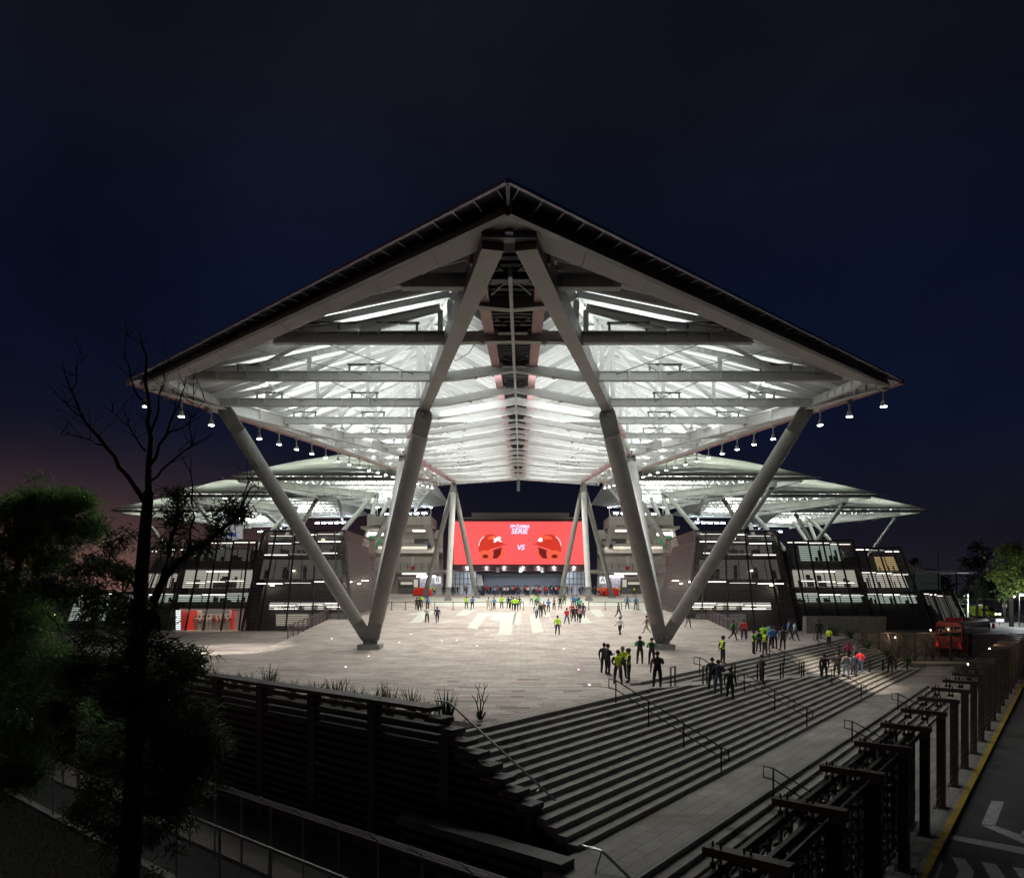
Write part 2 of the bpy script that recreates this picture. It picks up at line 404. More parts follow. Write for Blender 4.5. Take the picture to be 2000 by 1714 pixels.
for n in range(NL):
    z = Z_W - (n + 1) * RI; t0, t1 = T_W1 + n * TR - .03, T_W1 + (n + 1) * TR
    if n == NL - 1: continue
    for a, q in ((-9, 41.6 - n * .9), (57 + n * .6, 75)):
        b = MB(); b.prism([xy(st(a, t0)), xy(st(a, t1)), xy(st(q, t1)), xy(st(q, t0))], z - .3, z)
        b.build('step', TREAD, low_ob)
b = MB(); b.prism([xy(st(-14, T_L1 - TR - .03)), xy(st(-14, 12.3)), xy(st(75, 12.3)), xy(st(75, T_L1 - TR - .03))], -4.7, Z_F)
structure(b, 'forecourt', PAVE2)
# sloped cross path between walkway and forecourt
b = MB(); b.prism([xy(st(42.0, T_W1 - .02)), xy(st(37.5, T_L1)), xy(st(56.8, T_L1)), xy(st(56.8, T_W1 - .02))], Z_F - .2, [Z_W + .003, Z_F + .003, Z_F + .003, Z_W + .003])
structure(b, 'cross_path', PAVE2)
b = MB(); b.prism([xy(st(-20, 12.3)), xy(st(-20, 12.52)), xy(st(90, 12.52)), xy(st(90, 12.3))], -4.7, Z_F + .004)
kerb = structure(b, 'kerb', YELLOW)
b = MB(); b.prism([xy(st(-40, 12.5)), xy(st(-40, 30)), xy(st(120, 30)), xy(st(120, 12.5))], -4.74, Z_ROAD)
road = structure(b, 'road', ASPH)
def zpx(x, y): return (1480 + x / 3.846, 1480 + y / 3.846)
MARKS = [('road_marking', [(1755, 318), (1850, 325), (1785, 500), (1680, 495)]),
         ('road_marking', [(1682, 502), (1785, 506), (2075, 610), (2075, 672)]),
         ('road_marking', [(1440, 572), (2075, 672 + 12), (2075, 735), (1440, 605)]),
         ('road_marking', [(1985, 545), (2075, 545), (2075, 600), (1975, 595)]),
         ('road_marking', [(1310, 755), (1370, 730), (1390, 795), (1345, 905), (1250, 905)]),
         ('road_marking', [(1460, 740), (1555, 755), (1625, 850), (1610, 905), (1480, 905), (1512, 840)]),
         ('road_marking', [(1680, 775), (1790, 795), (1870, 905), (1750, 905)]),
         ('road_marking', [(1915, 815), (2075, 840), (2075, 905), (1975, 905)])]
for nm, q in MARKS:
    b = MB(); pts = [onz(*zpx(x, y), Z_ROAD + .005) for x, y in q]
    a = sum((pts[i].x * pts[(i + 1) % len(pts)].y - pts[(i + 1) % len(pts)].x * pts[i].y) for i in range(len(pts)))
    b.face(pts if a > 0 else pts[::-1]); b.build(nm, PAINT, road)
# side street left of the slatted wall
b = MB(); b.prism([xy(st(-8.3, -90)), xy(st(-8.3, 18)), xy(st(-3.0, 18)), xy(st(-3.0, -90))], -4.74, Z_ST)
structure(b, 'side_street', ASPH)
b = MB(); b.prism([xy(st(-6.4, -90)), xy(st(-6.4, 14)), xy(st(-5.2, 14)), xy(st(-5.2, -90))], -4.73, Z_ST + .12)
structure(b, 'pavement', CONC)
# parking yard on the right beyond the stairs
b = MB(); b.prism([(36.4, 66.5), (62, 66.5), (62, 73.9), (34.8, 73.9)], -4.7, -2.3)
structure(b, 'yard', PAVE2)
b = MB(); b.prism([(44, 60), (150, 60), (200, 300), (62.2, 300), (62.2, 66)], -4.72, -2.1)
structure(b, 'parking_road', ASPH)
b = MB(); b.prism([(62.2, 95.6), (180, 95.6), (220, 300), (62.2, 300)], -2.3, -.75)
structure(b, 'upper_yard', ASPH)
# forecourt left of the plaza continues as part of the plaza sheet

# ------------------------------------------------------------------ THE MAIN CANOPY
XC = -.3
def P(Y): return HC + 8.2 + .084 * Y
def lerp(a, b, t): return a + (b - a) * max(0.0, min(1.0, t))
def pw(Y, pts):
    for (a, x), (c, y) in zip(pts, pts[1:]):
        if Y <= c: return lerp(x, y, (Y - a) / (c - a))
    return pts[-1][1]
YE = 121.0
def x_out(Y): return pw(Y, [(16.6, 0), (38.8, 21.4), (YE, 14.6)])           # outer eave
def x_dark(Y): return pw(Y, [(17.86, 0), (33.8, 15.0), (38.9, 20.6), (39, 20.9), (YE, 14.2)])
def x_in(Y): return pw(Y, [(19.4, 0), (24.6, 5.3), (37.4, 17.6), (39.2, 20.2), (YE, 13.9)])   # inside of the fascia
def x_g(Y): return pw(Y, [(19.4, .45), (46, 5.98), (72.7, 11.6), (116, 10.7), (YE, 10.6)])     # main girders
def x_p(Y): return pw(Y, [(19.4, .3), (46, 6.3), (72.7, 9.6), (YE, 9.4)])                        # membrane peak
def h_p(Y): return pw(Y, [(19.4, .7), (30, 2.1), (46, 4.6), (72.7, 5.6), (YE, 4.6)])
def h_v(Y): return pw(Y, [(19.4, .45), (30, .8), (46, 1.7), (72.7, 2.2), (YE, 1.4)])
def pt(sx, x, Y, dz=0.0): return Vector((XC + sx * x, Y, P(Y) + dz))
canopy = empty('entrance_canopy', (XC, 54.6, 0), 'huge white lit kite-shaped steel entrance roof over the plaza on leaning legs', 'canopy')

def top_h(Y, x):
    xp, xi = x_p(Y), max(x_in(Y), x_p(Y) + .3)
    if x < xp: return lerp(h_v(Y), h_p(Y), x / max(xp, .1))
    return lerp(h_p(Y), .45, (x - xp) / (xi - xp))
# membrane panels
SY = [20.2]
while SY[-1] < YE - 1: SY.append(min(SY[-1] + 2.467, YE))
for sx in (-1, 1):
    for i in range(len(SY) - 1):
        ya, yb = SY[i], SY[i + 1] - .05
        # inner slope: valley to peak
        def row(y, x, h): return pt(sx, x, y, h)
        b = MB(); sg = .16
        ym = (ya + yb) / 2
        def strip(x0f, h0f, x1f, h1f, nseg):
            rings = []
            for y, bul in ((ya, 0), (ym, 1), (yb, 0)):
                rings.append([pt(sx, lerp(x0f(y), x1f(y), k / nseg), y, lerp(h0f(y), h1f(y), k / nseg) + bul * sg) for k in range(nseg + 1)])
            for r in range(2):
                for k in range(nseg):
                    q = [rings[r][k], rings[r][k + 1], rings[r + 1][k + 1], rings[r + 1][k]]
                    b.face(q if sx < 0 else q[::-1])
        strip(lambda y: .9, h_v, x_p, h_p, 2)
        b.build('membrane_panel', MEMB, canopy)
        b = MB()
        strip(x_p, h_p, lambda y: max(x_in(y), x_p(y) + .3) + .1, lambda y: .45, 3)
        b.build('membrane_panel', MEMB, canopy)
        # rafter under each seam
        if i % 1 == 0 and ya > 22:
            r1 = part('rafter', pt(sx, .9, ya, h_v(ya) - .22), pt(sx, x_p(ya), ya, h_p(ya) - .22), .12, .3, WHITE, canopy)
            part('rafter', pt(sx, x_p(ya), ya, h_p(ya) - .22), pt(sx, max(x_in(ya), x_p(ya) + .3), ya, .25), .12, .3, WHITE, canopy)
# valley gutter, spine rails and catwalk
for sx in (-1, 1):
    for i in range(0, len(SY) - 3, 3):
        ya, yb = max(SY[i], 21), SY[i + 3] - .02
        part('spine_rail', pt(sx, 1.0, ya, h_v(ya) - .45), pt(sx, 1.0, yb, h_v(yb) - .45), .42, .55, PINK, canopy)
for i in range(0, len(SY) - 3, 3):
    ya, yb = max(SY[i], 21), SY[i + 3]
    o = part('catwalk_rail', pt(1, 0, ya, h_v(ya) - 1.0), pt(1, 0, yb, h_v(yb) - 1.0), .12, .28, WHITE2, canopy)
    b = MB(); y = ya
    while y < yb:
        b.beam(pt(1, -.78, y, h_v(y) - .5), pt(1, .78, y, h_v(y) - .5), .1, .1); y += .62
    b.beam(pt(1, -.7, ya, h_v(ya) - .55), pt(1, .7, (ya + yb) / 2, h_v(ya) - .55), .07, .07)
    b.beam(pt(1, .7, ya, h_v(ya) - .55), pt(1, -.7, (ya + yb) / 2, h_v(ya) - .55), .07, .07)
    b.beam(pt(1, -.6, ya + 1.0, h_v(ya) - .8), pt(1, .6, ya + 1.0, h_v(ya) - .8), .3, .25)
    b.beam(pt(1, 0, ya, h_v(ya) + .1), pt(1, 0, yb, h_v(yb) + .1), 2.0, .06)
    g = b.build('catwalk_grating', CATW, o); g['kind'] = 'stuff'
# eave: edge tubes, dark overhang, ribs, fascia boxes
def eave_side(sx):
    for i in range(9):
        ta, tb = i / 9, (i + 1) / 9
        def fr(t, line):
            return line(t)
        def L_out(t): return Vector((lerp(0, 21.4, t), lerp(16.6, 38.8, t)))
        def L_dk(t): return Vector((lerp(0, 20.7, t), lerp(17.86, 38.95, t)))
        def L_in(t): return Vector((pw(t, [(0, 0), (.27, 5.3), (.84, 17.6), (1, 20.4)]), pw(t, [(0, 19.4), (.27, 24.6), (.84, 37.4), (1, 39.1)])))
        def W(v, dz): return pt(sx, v.x, v.y, dz)
        part('eave_edge', W(L_out(ta), .05), W(L_out(tb), .05), .09, .09, EDGE, canopy)
        b = MB(); q = [W(L_out(ta), .10), W(L_out(tb), .10), W(L_dk(tb), .22), W(L_dk(ta), .22)]
        b.face(q if sx > 0 else q[::-1]); b.build('eave_glass', DARKS, canopy)
        part('eave_gutter', W(L_dk(ta) + Vector((0, .05)), -.10), W(L_dk(tb) + Vector((0, .05)), -.10), .22, .18, PLATE, canopy)
        for k in range(4):
            t = ta + (tb - ta) * (k + .5) / 4
            part('eave_rib', W(L_out(t), .06), W(L_dk(t) + Vector((-.35, .15)), .10), .03, .035, EDGE, canopy)
        b = MB(); p = [L_dk(ta), L_dk(tb - .001), L_in(tb - .001), L_in(ta)]
        lo = [W(v, z) for v, z in zip(p, (.0, .0, -.15, -.15))]; hi = [W(v, z) for v, z in zip(p, (.45, .45, .45, .45))]
        if sx < 0: lo = lo[::-1]; hi = hi[::-1]
        b.hexa(lo + hi); b.build('fascia_panel', FASCIA, canopy)
    part('eave_edge', pt(1, 0, 16.6, .05), pt(1, 0, 19.3, .0), .10, .12, EDGE, canopy)
    # side eaves running back
    NB = 10
    for i in range(NB):
        ya, yb = lerp(38.8, YE, i / NB), lerp(38.8, YE, (i + 1) / NB)
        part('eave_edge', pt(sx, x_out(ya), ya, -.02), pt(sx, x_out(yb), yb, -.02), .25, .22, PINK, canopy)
        b = MB(); q = [pt(sx, x_out(ya) - .1, ya, -.05), pt(sx, x_out(yb) - .1, yb, -.05), pt(sx, x_in(yb), yb, .45), pt(sx, x_in(ya), ya, .45)]
        b.face(q if sx < 0 else q[::-1]); b.build('eave_soffit', WHITE2, canopy)
        part('edge_beam', pt(sx, x_in(ya) - .5, ya, .0), pt(sx, x_in(yb) - .5, yb, .0), .3, .45, WHITE, canopy, UI)
eave_side(-1); eave_side(1)
part('apex_plate', (XC - .75, 19.25, P(19.2) - .18), (XC + .75, 19.25, P(19.2) - .18), .3, .16, PLATE, canopy)
part('apex_mast', (XC, 19.0, P(19) - .2), (XC, 19.0, P(19) + .5), .22, .22, EDGE, canopy)

# main girders
NODES = [(19.4, .45), (46, 5.98), (72.7, 11.6), (116, 10.7)]
for sx in (-1, 1):
    nseg = 4
    for i in range(nseg):
        ya, yb = lerp(19.4, 45.6, i / nseg), lerp(19.4, 45.6, (i + 1) / nseg) - .03
        part('main_girder', pt(sx, x_g(ya), ya, -.1), pt(sx, x_g(yb), yb, -.1), .62, .72, GIRD, canopy)
    part('main_girder', pt(sx, 6.05, 46.3, -.1), pt(sx, 11.5, 72.4, -.1), .4, .6, WHITE2, canopy)
    part('main_girder', pt(sx, 11.6, 73, -.1), pt(sx, 10.7, 116, -.1), .4, .6, PINK, canopy)  # pink light on this girder is put into its colour
    part('side_girder', pt(sx, 19.0, 46.4, -.1), pt(sx, 12.0, 72.4, -.1), .45, .85, WHITE, canopy, UI)
    part('side_girder', pt(sx, 20.4, 39.6, -.05), pt(sx, 19.05, 45.8, -.05), .4, .6, WHITE, canopy, UI)
    part('side_girder', pt(sx, 12.0, 73.2, -.1), pt(sx, 13.4, 118, -.1), .4, .6, WHITE, canopy, UI)
# transverse trusses
STN = [23.2, 30.0, 37.5, 45.2, 52.6, 61.0, 68.4, 75.8, 83.2, 90.6, 98.0, 105.4, 112.8, 119.5]
for j, Y in enumerate(STN):
    for sx in (-1, 1):
        x0 = x_g(Y) + .25; x1 = x_in(Y) - .25
        if x1 - x0 < 1.2: continue
        big = .5 if j < 5 else .42
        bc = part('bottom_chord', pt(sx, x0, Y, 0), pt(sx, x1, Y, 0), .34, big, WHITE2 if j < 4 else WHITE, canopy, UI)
        if j == 0: continue
        n = max(2, int(round((x1 - x0) / 3.1)))
        xs = [lerp(x0 + .2, x1 - .3, k / n) for k in range(n + 1)]
        tops = [max(.2, top_h(Y, x) - .75) for x in xs]
        for k in range(n):
            part('top_chord', pt(sx, xs[k], Y, tops[k]), pt(sx, xs[k + 1], Y, tops[k + 1]), .26, .32, WHITE, bc, UI if j < 5 else UB)
        for k in range(n + 1):
            if tops[k] > .7: part('vertical', pt(sx, xs[k], Y, .25), pt(sx, xs[k], Y, tops[k] - .1), .22, .22, WHITE, bc)
        for k in range(n):
            if tops[k] > .7: part('diagonal', pt(sx, xs[k], Y, tops[k] - .1), pt(sx, xs[k + 1], Y, .25), .2, .2, WHITE, bc)
        # lamp trays on the chord
        for k in range(2 if j < 6 else 1):
            xm = lerp(x0, x1, (k + .6) / 2.2)
            tr = part('lamp_tray', pt(sx, xm - .9, Y, .62), pt(sx, xm + .9, Y, .62), .22, .06, BLACKM, bc)
            for d in (-.8, .8): part('tray_leg', pt(sx, xm + d, Y, .22), pt(sx, xm + d, Y, .6), .1, .1, PLATE, bc)
# longitudinal bracing between trusses
for sx in (-1, 1):
    for j in range(1, len(STN) - 1):
        ya, yb = STN[j], STN[j + 1]
        ha, hb = max(.5, h_p(ya) - .6), max(.5, h_p(yb) - .6)
        part('ridge_purlin', pt(sx, x_p(ya), ya, ha), pt(sx, x_p(yb), yb, hb), .22, .28, WHITE, canopy)
        part('ridge_post', pt(sx, x_g(ya), ya, .3), pt(sx, x_p(ya), ya, ha), .26, .26, WHITE, canopy)
        part('ridge_brace', pt(sx, x_g(ya), ya, .3), pt(sx, x_p(yb), yb, hb), .18, .18, WHITE, canopy)
        for fx in (.35, .7):
            xa, xb = lerp(x_g(ya), x_in(ya), fx), lerp(x_g(yb), x_in(yb), fx)
            if xa - x_g(ya) > 1 and ya > 29:
                part('cross_brace', pt(sx, xa, ya, .2), pt(sx, xb, yb, max(.3, top_h(yb, xb) - .8)), .13, .13, WHITE, canopy)
                part('tie_cable', pt(sx, xa, yb, .1), pt(sx, xb, ya, .1), .035, .035, PLATE, canopy)
# gabled cross beams between the girders
ys = [25.2, 30.0, 37.5, 45.2]
while ys[-1] < 117: ys.append(ys[-1] + (4.4 if ys[-1] > 46 else 5))
for i, Y in enumerate(ys):
    xg = x_g(Y) - .2; hc_ = h_v(Y) - .75; w, h = (.34, .46) if i < 6 else (.3, .34)
    for sx in (-1, 1):
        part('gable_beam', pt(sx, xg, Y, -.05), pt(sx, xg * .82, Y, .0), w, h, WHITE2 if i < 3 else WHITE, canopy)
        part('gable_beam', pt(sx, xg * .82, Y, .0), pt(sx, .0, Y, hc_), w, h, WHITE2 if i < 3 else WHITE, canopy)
for sx in (-1, 1):
    part('rear_beam', pt(sx, 0, YE, h_v(YE) - .6), pt(sx, x_in(YE), YE, -.2), .4, .7, WHITE, canopy)
part('rear_mast', (XC, YE - .5, P(YE) - 1.6), (XC, YE - .5, P(YE) + .4), .5, .5, PLATE, canopy)
# a loose cable
b = MB(); cb = [ray(885, 640, 36), ray(868, 680, 36), ray(890, 705, 36), ray(915, 690, 36), ray(940, 655, 36), ray(948, 605, 36)]
b.tube(cb, .02, 5); b.build('loose_cable', BLACKM, canopy)

# legs
def leg(root, p, q, d, m=LEGM, name='leg', lugs=0, slots=0, seg=True):
    p = Vector(p); q = Vector(q)
    u = (q - p).normalized(); L = (q - p).length
    o = part(name, p + u * 1.7, q - u * 1.5, d, d, m, root, UT)
    side = u.cross(Vector((0, 1, 0))).normalized()
    for a, c, sg in ((p, p + u * 2.1, 1), (q, q - u * 1.9, -1)):
        n = Vector((0, 1, 0))
        for k in (-.16, .16):
            b = MB(); w = d * .46
            pts = []
            for t in range(7):
                an = math.pi * t / 6 + math.pi / 2
                pts.append(a - u * sg * (-.1) + side * (w * math.cos(an - math.pi / 2)) * 1 - u * sg * (w * math.sin(an - math.pi / 2)) * 1)
            pts += [c - side * w * .95, c + side * w * .95]
            f1 = [x + n * (k * d - .04) for x in pts]; f2 = [x + n * (k * d + .04) for x in pts]
            kk = len(b.v); b.v += [tuple(x) for x in f1 + f2]; m_ = len(pts)
            b.f.append(tuple(kk + i for i in range(m_))); b.f.append(tuple(kk + m_ + i for i in reversed(range(m_)))); b.mi += [0, 0]
            for i in range(m_):
                j = (i + 1) % m_; b.f.append((kk + i, kk + m_ + i, kk + m_ + j, kk + j)); b.mi.append(0)
            b.build('joint_plate', PLATE if sg > 0 else GIRD, o)
        part('pin', a + u * sg * .12 - n * d * .36, a + u * sg * .12 + n * d * .36, .24, .24, PLATE, o, UT6)
    for i in range(lugs):
        c = p + u * lerp(3.2, L - 3, i / max(1, lugs - 1))
        part('lug', c - Vector((0, d * .52, .0)) - u * .14, c - Vector((0, d * .52, 0)) + u * .14, .2, .12, GIRD if i % 1 == 0 else PLATE, o)
    for i in range(slots):
        c = p + u * lerp(3.2, L - 3, i / max(1, slots - 1))
        for k in (-.13, .13):
            part('slot', c + side * k - Vector((0, d * .49, 0)) - u * .16, c + side * k - Vector((0, d * .49, 0)) + u * .16, .08, .05, BLACKM, o)
    return o
for sx in (-1, 1):
    bx_ = XC + sx * 11.34; BY = 54.6; bz = plaza_z(BY)
    base = Vector((bx_, BY, bz + .75))
    pd = MB(); pd.box((bx_ - .85, BY - .8, bz - .3), (bx_ + .85, BY + .8, bz + .36)); pd.build('pedestal', CONCD, canopy)
    part('base_gusset', (bx_, BY, bz + .35), (bx_, BY, bz + 1.25), 1.1, .3, PLATE, canopy)
    leg(canopy, base + Vector((sx * .25, 0, .1)), pt(sx, 19.0, 46, -.4), 1.0, lugs=13 if sx < 0 else 0, slots=11 if sx > 0 else 0)
    leg(canopy, base + Vector((-sx * .15, -.1, .1)), pt(sx, 5.95, 45.9, -.6), 1.15, GIRD)
    leg(canopy, base + Vector((-sx * .05, .3, .1)), pt(sx, 11.7, 72.5, -.6), .95, WHITE2)  # lighter paint carries the backlit look of the rear leg
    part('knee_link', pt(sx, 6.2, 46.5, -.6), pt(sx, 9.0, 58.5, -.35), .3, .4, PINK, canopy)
    # rear tripod: three feet, one head
    top = pt(sx, 10.7, 116, -.6)
    for k, (fx, fy) in enumerate(((875, 1163), (830, 1157), (930, 1155))):
        px = fx if sx < 0 else 2 * (VX + XC / 120 * F) - fx
        Yf = 113 if k == 0 else 121
        f = Vector(((px - VX) / F * Yf, Yf, plaza_z(Yf)))
        leg(canopy, f + Vector((0, 0, .5)), top, .82 if k else .95, WHITE2 if k == 0 else LEGM)
        part('pedestal', f - Vector((0, 0, .2)), f + Vector((0, 0, .4)), 1.2, 1.2, CONCD, canopy)
# lights of the canopy: up-lights on the chords (fixtures above) and downlights along the eaves
for j, Y in enumerate(STN):
    if j == 0 or Y > 118: continue
    for sx in (-1, 1):
        x0, x1 = x_g(Y), x_in(Y)
        if x1 - x0 > 2:
            f = (x1 - x0) / 12
            light('uplight', 'AREA', pt(sx, lerp(x0, x1, .45), Y + 2.6, .3), P_UP * (.8 if j <= 1 else .8 if j == 2 else 1), (.95, 1, .97), canopy, max(1.5, (x1 - x0) * .8), 4.5, (R(180), 0, 0))
        if j >= 2: light('uplight', 'AREA', pt(sx, x_g(Y) * .55, Y + 2.6, .1), P_MID * (.6 if j < 3 else 1), (.95, 1, .97), canopy, x_g(Y) * .8, 4.5, (R(180), 0, 0))
hd = MB(); hd.tube([(0, 0, 0), (0, 0, -.34)], [.10, .22], 10); hd.tube([(0, 0, .62), (0, 0, 0)], .05, 6); hd.box((-.16, -.16, .58), (.16, .16, .66)); HEAD = hd.mesh('downlight')
ln = MB(); ln.tube([(0, 0, -.345), (0, 0, -.37)], .17, 10); LENS = ln.mesh('lens')
for sx in (-1, 1):
    for i in range(23):
        Y = lerp(40.3, 119, i / 22)
        p = pt(sx, x_out(Y) - .12, Y, -.78)
        o = link('downlight', HEAD, Matrix.Translation(p), canopy, WHITE2)
        link('lens', LENS, Matrix.Translation(p), o, E_WHITE)
        light('downlight_lamp', 'SPOT', p + Vector((0, 0, -.42)), P_EAVE, (1, .95, .86), canopy, .12, spot=100)

for i, Y in enumerate(ys):  # added downlights under the gable beams, brightening the plaza
    if i < 1: continue
    for sx in (-1, 1):
        p = pt(sx, x_g(Y) * .5, Y, -.35 + h_v(Y) * .35)
        o = link('downlight', HEAD, Matrix.Translation(p) @ Matrix.Scale(.6, 4), canopy, WHITE2); link('lens', LENS, Matrix.Translation(p) @ Matrix.Diagonal((.12, .12, .6, 1)), o, E_WINDIM)
        light('downlight_lamp', 'SPOT', p + Vector((0, 0, -.45)), P_FILL * pw(Y, [(25, .3), (46, .4), (65, .95), (90, 1.35), (121, 1.5)]), (1, .93, .84), canopy, .01, spot=135, blend=.8)
def aim(loc, target, energy, colr, spot, blend=.7):
    d = (Vector(target) - Vector(loc)).normalized()
    l = bpy.data.lights.new('eave_flood_fill_lamp', 'SPOT'); l.energy = energy; l.color = colr; l.spot_size = R(spot); l.spot_blend = blend; l.shadow_soft_size = .1
    o = bpy.data.objects.new('eave_flood_fill_lamp', l); col.objects.link(o)
    o.matrix_basis = Matrix.Translation(Vector(loc)) @ d.to_track_quat('-Z', 'Y').to_matrix().to_4x4()
    o.parent = canopy; o.matrix_parent_inverse = WM[canopy.name].inverted()
    part('eave_flood_fill', Vector(loc) - d * .45, Vector(loc) - d * .05, .3, .3, PLATE, canopy, UT6)
aim(pt(1, 20.2, 42.5, -.6), st(37, 2.6, -1.5), 30000, (1, .86, .70), 24)
aim(pt(-1, 20.2, 46, -.6), onz(440, 1268, 0), 22000, (1, .92, .82), 34)
aim(pt(-1, 20.4, 41, -.6), (-13.5, 20.5, 4.5), 16000, (.86, 1, .74), 30)  # added greenish fill lamp for the left conifer
for sx in (-1, 1):  # added fill lamps, brightening the fronts of the stands
    aim(pt(sx, 12.5, 112, -1.0), (sx * 23, 142, 12), 9000, (1, .95, .86), 60)
# ------------------------------------------------------------------ SIDE CANOPIES (three on each side)
def side_canopy(dx, dy, sx, label, seed):
    YB = 135.0; dh = 21.2; Z0 = HC + dh
    def Q(x, y, z): return Vector((sx * (x + dx), y + dy, Z0 + z))
    root = empty('stand_canopy', Q(36, 150, -20), label, 'canopy', 'canopies over the stands')
    ridge = [(18, 1.2, 3), (28, 5.2, 10), (36, 7.2, 14), (46, 4.6, 10), (56.5, .25, 1)]     # x, height, depth behind the eave
    NS = 5
    for i in range(len(ridge) - 1):
        (xa, ha, da), (xb, hb, db) = ridge[i], ridge[i + 1]
        for k in range(NS):
            b = MB(); f0, f1 = k / NS, (k + 1) / NS
            M_ = 2
            rows = []
            for f in (f0, (f0 + f1) / 2, f1 - .01):
                bulge = .35 if f not in (f0, f1 - .01) else 0
                rows.append((Q(xa, YB + da * f, ha * f + .5 + bulge * min(1, ha / 3)), Q(xb, YB + db * f, hb * f + .5 + bulge * min(1, hb / 3))))
            for r in range(2):
                q = [rows[r][0], rows[r][1], rows[r + 1][1], rows[r + 1][0]]
                b.face(q if sx > 0 else q[::-1])
            b.build('membrane_panel', MEMB2, root)
        # back slope
        ya, yb_ = YB + (55 - abs(xa - 30) * .9), YB + (55 - abs(xb - 30) * .9)
        b = MB(); q = [Q(xa, YB + da, ha + .5), Q(xb, YB + db, hb + .5), Q(xb, max(yb_, YB + db + 1), .3), Q(xa, max(ya, YB + da + 1), .3)]
        b.face(q if sx > 0 else q[::-1]); b.build('membrane_panel', MEMB, root)
    part('fascia', Q(17, YB, .1), Q(56.5, YB, .1), .5, .55, PLATE, root)
    for i in range(26):
        x = lerp(18, 55, i / 25); part('eave_rib', Q(x, YB - .7, .1), Q(x, YB - .2, .1), .12, .12, EDGE, root)
    part('eave_edge', Q(17, YB - .75, .1), Q(57.5, YB - .75, .1), .12, .12, WHITE2, root)
    y = YB + 1.5; k = 0
    while y < YB + 50:
        f = (y - YB) / 55
        xa, xb = lerp(15.7, 27, f), lerp(55, 38, f)
        bc = part('bottom_chord', Q(xa, y, -.1), Q(xb, y, -.1), .25, .3, WHITE, root, UI if k < 2 else UB)
        x = xa + 2
        while x < xb - 3:
            hh = 2.2 if f > .1 else 1.0
            part('diagonal', Q(x, y, .2), Q(x + 1.6, y, hh), .18, .18, WHITE, bc); part('diagonal', Q(x + 1.6, y, hh), Q(x + 3.2, y, .2), .18, .18, WHITE, bc)
            x += 3.2
        y += 6.4; k += 1
    part('edge_beam', Q(16, YB + 1, -.1), Q(28, YB + 52, -.1), .5, .8, WHITE, root)
    part('edge_beam', Q(54.5, YB + 1, -.1), Q(38, YB + 50, -.1), .5, .8, WHITE, root)
    part('cross_girder', Q(50, YB + 2, -.5), Q(31, YB + 18, -.9), .5, 1.4, WHITE, root, UI)
    bz = 9.0 - Z0
    for (fx, fy), (tx, ty) in (((33, YB + 8), (21.5, YB + 3)), ((33, YB + 8), (31, YB + 18)), ((39, YB + 5), (50, YB + 3)), ((33, YB + 8), (30, YB + 26)), ((43, YB + 10), (31.5, YB + 17))):
        leg(root, Q(fx, fy, bz), Q(tx, ty, -.4), .95, WHITE2)
    for x0, y0, e in ((28, YB + 10, 1), (40, YB + 10, 1), (48, YB + 7, .5), (33, YB + 28, 1.2), (33, YB + 42, .8)):
        light('uplight', 'AREA', Q(x0, y0, .4), P_SIDE * e, (.96, 1, .95), root, 8, 3, (R(180), 0, 0))
    # floodlight bank on the field side
    fb = part('floodlight_bank', Q(24, YB + 50, -.9), Q(36, YB + 53, -.9), .4, .5, BLACKM, root)
    for i in range(6):
        x = lerp(24.6, 35, i / 5); part('floodlight', Q(x, YB + 49.4 + (x - 24) * .25, -1.3), Q(x + 1.2, YB + 49.4 + (x - 23) * .25, -1.3), .3, .3, E_COOL, fb)
LB = {1: 'right', -1: 'left'}
for sx in (-1, 1):
    for k, (dx, dy) in enumerate(((0, 0), (25.7, 25), (54.5, 56))):
        side_canopy(dx, dy, sx, ['nearest', 'middle', 'farthest and outermost'][k] + ' grey membrane stand canopy on the ' + LB[sx] + ', bright underneath', k)

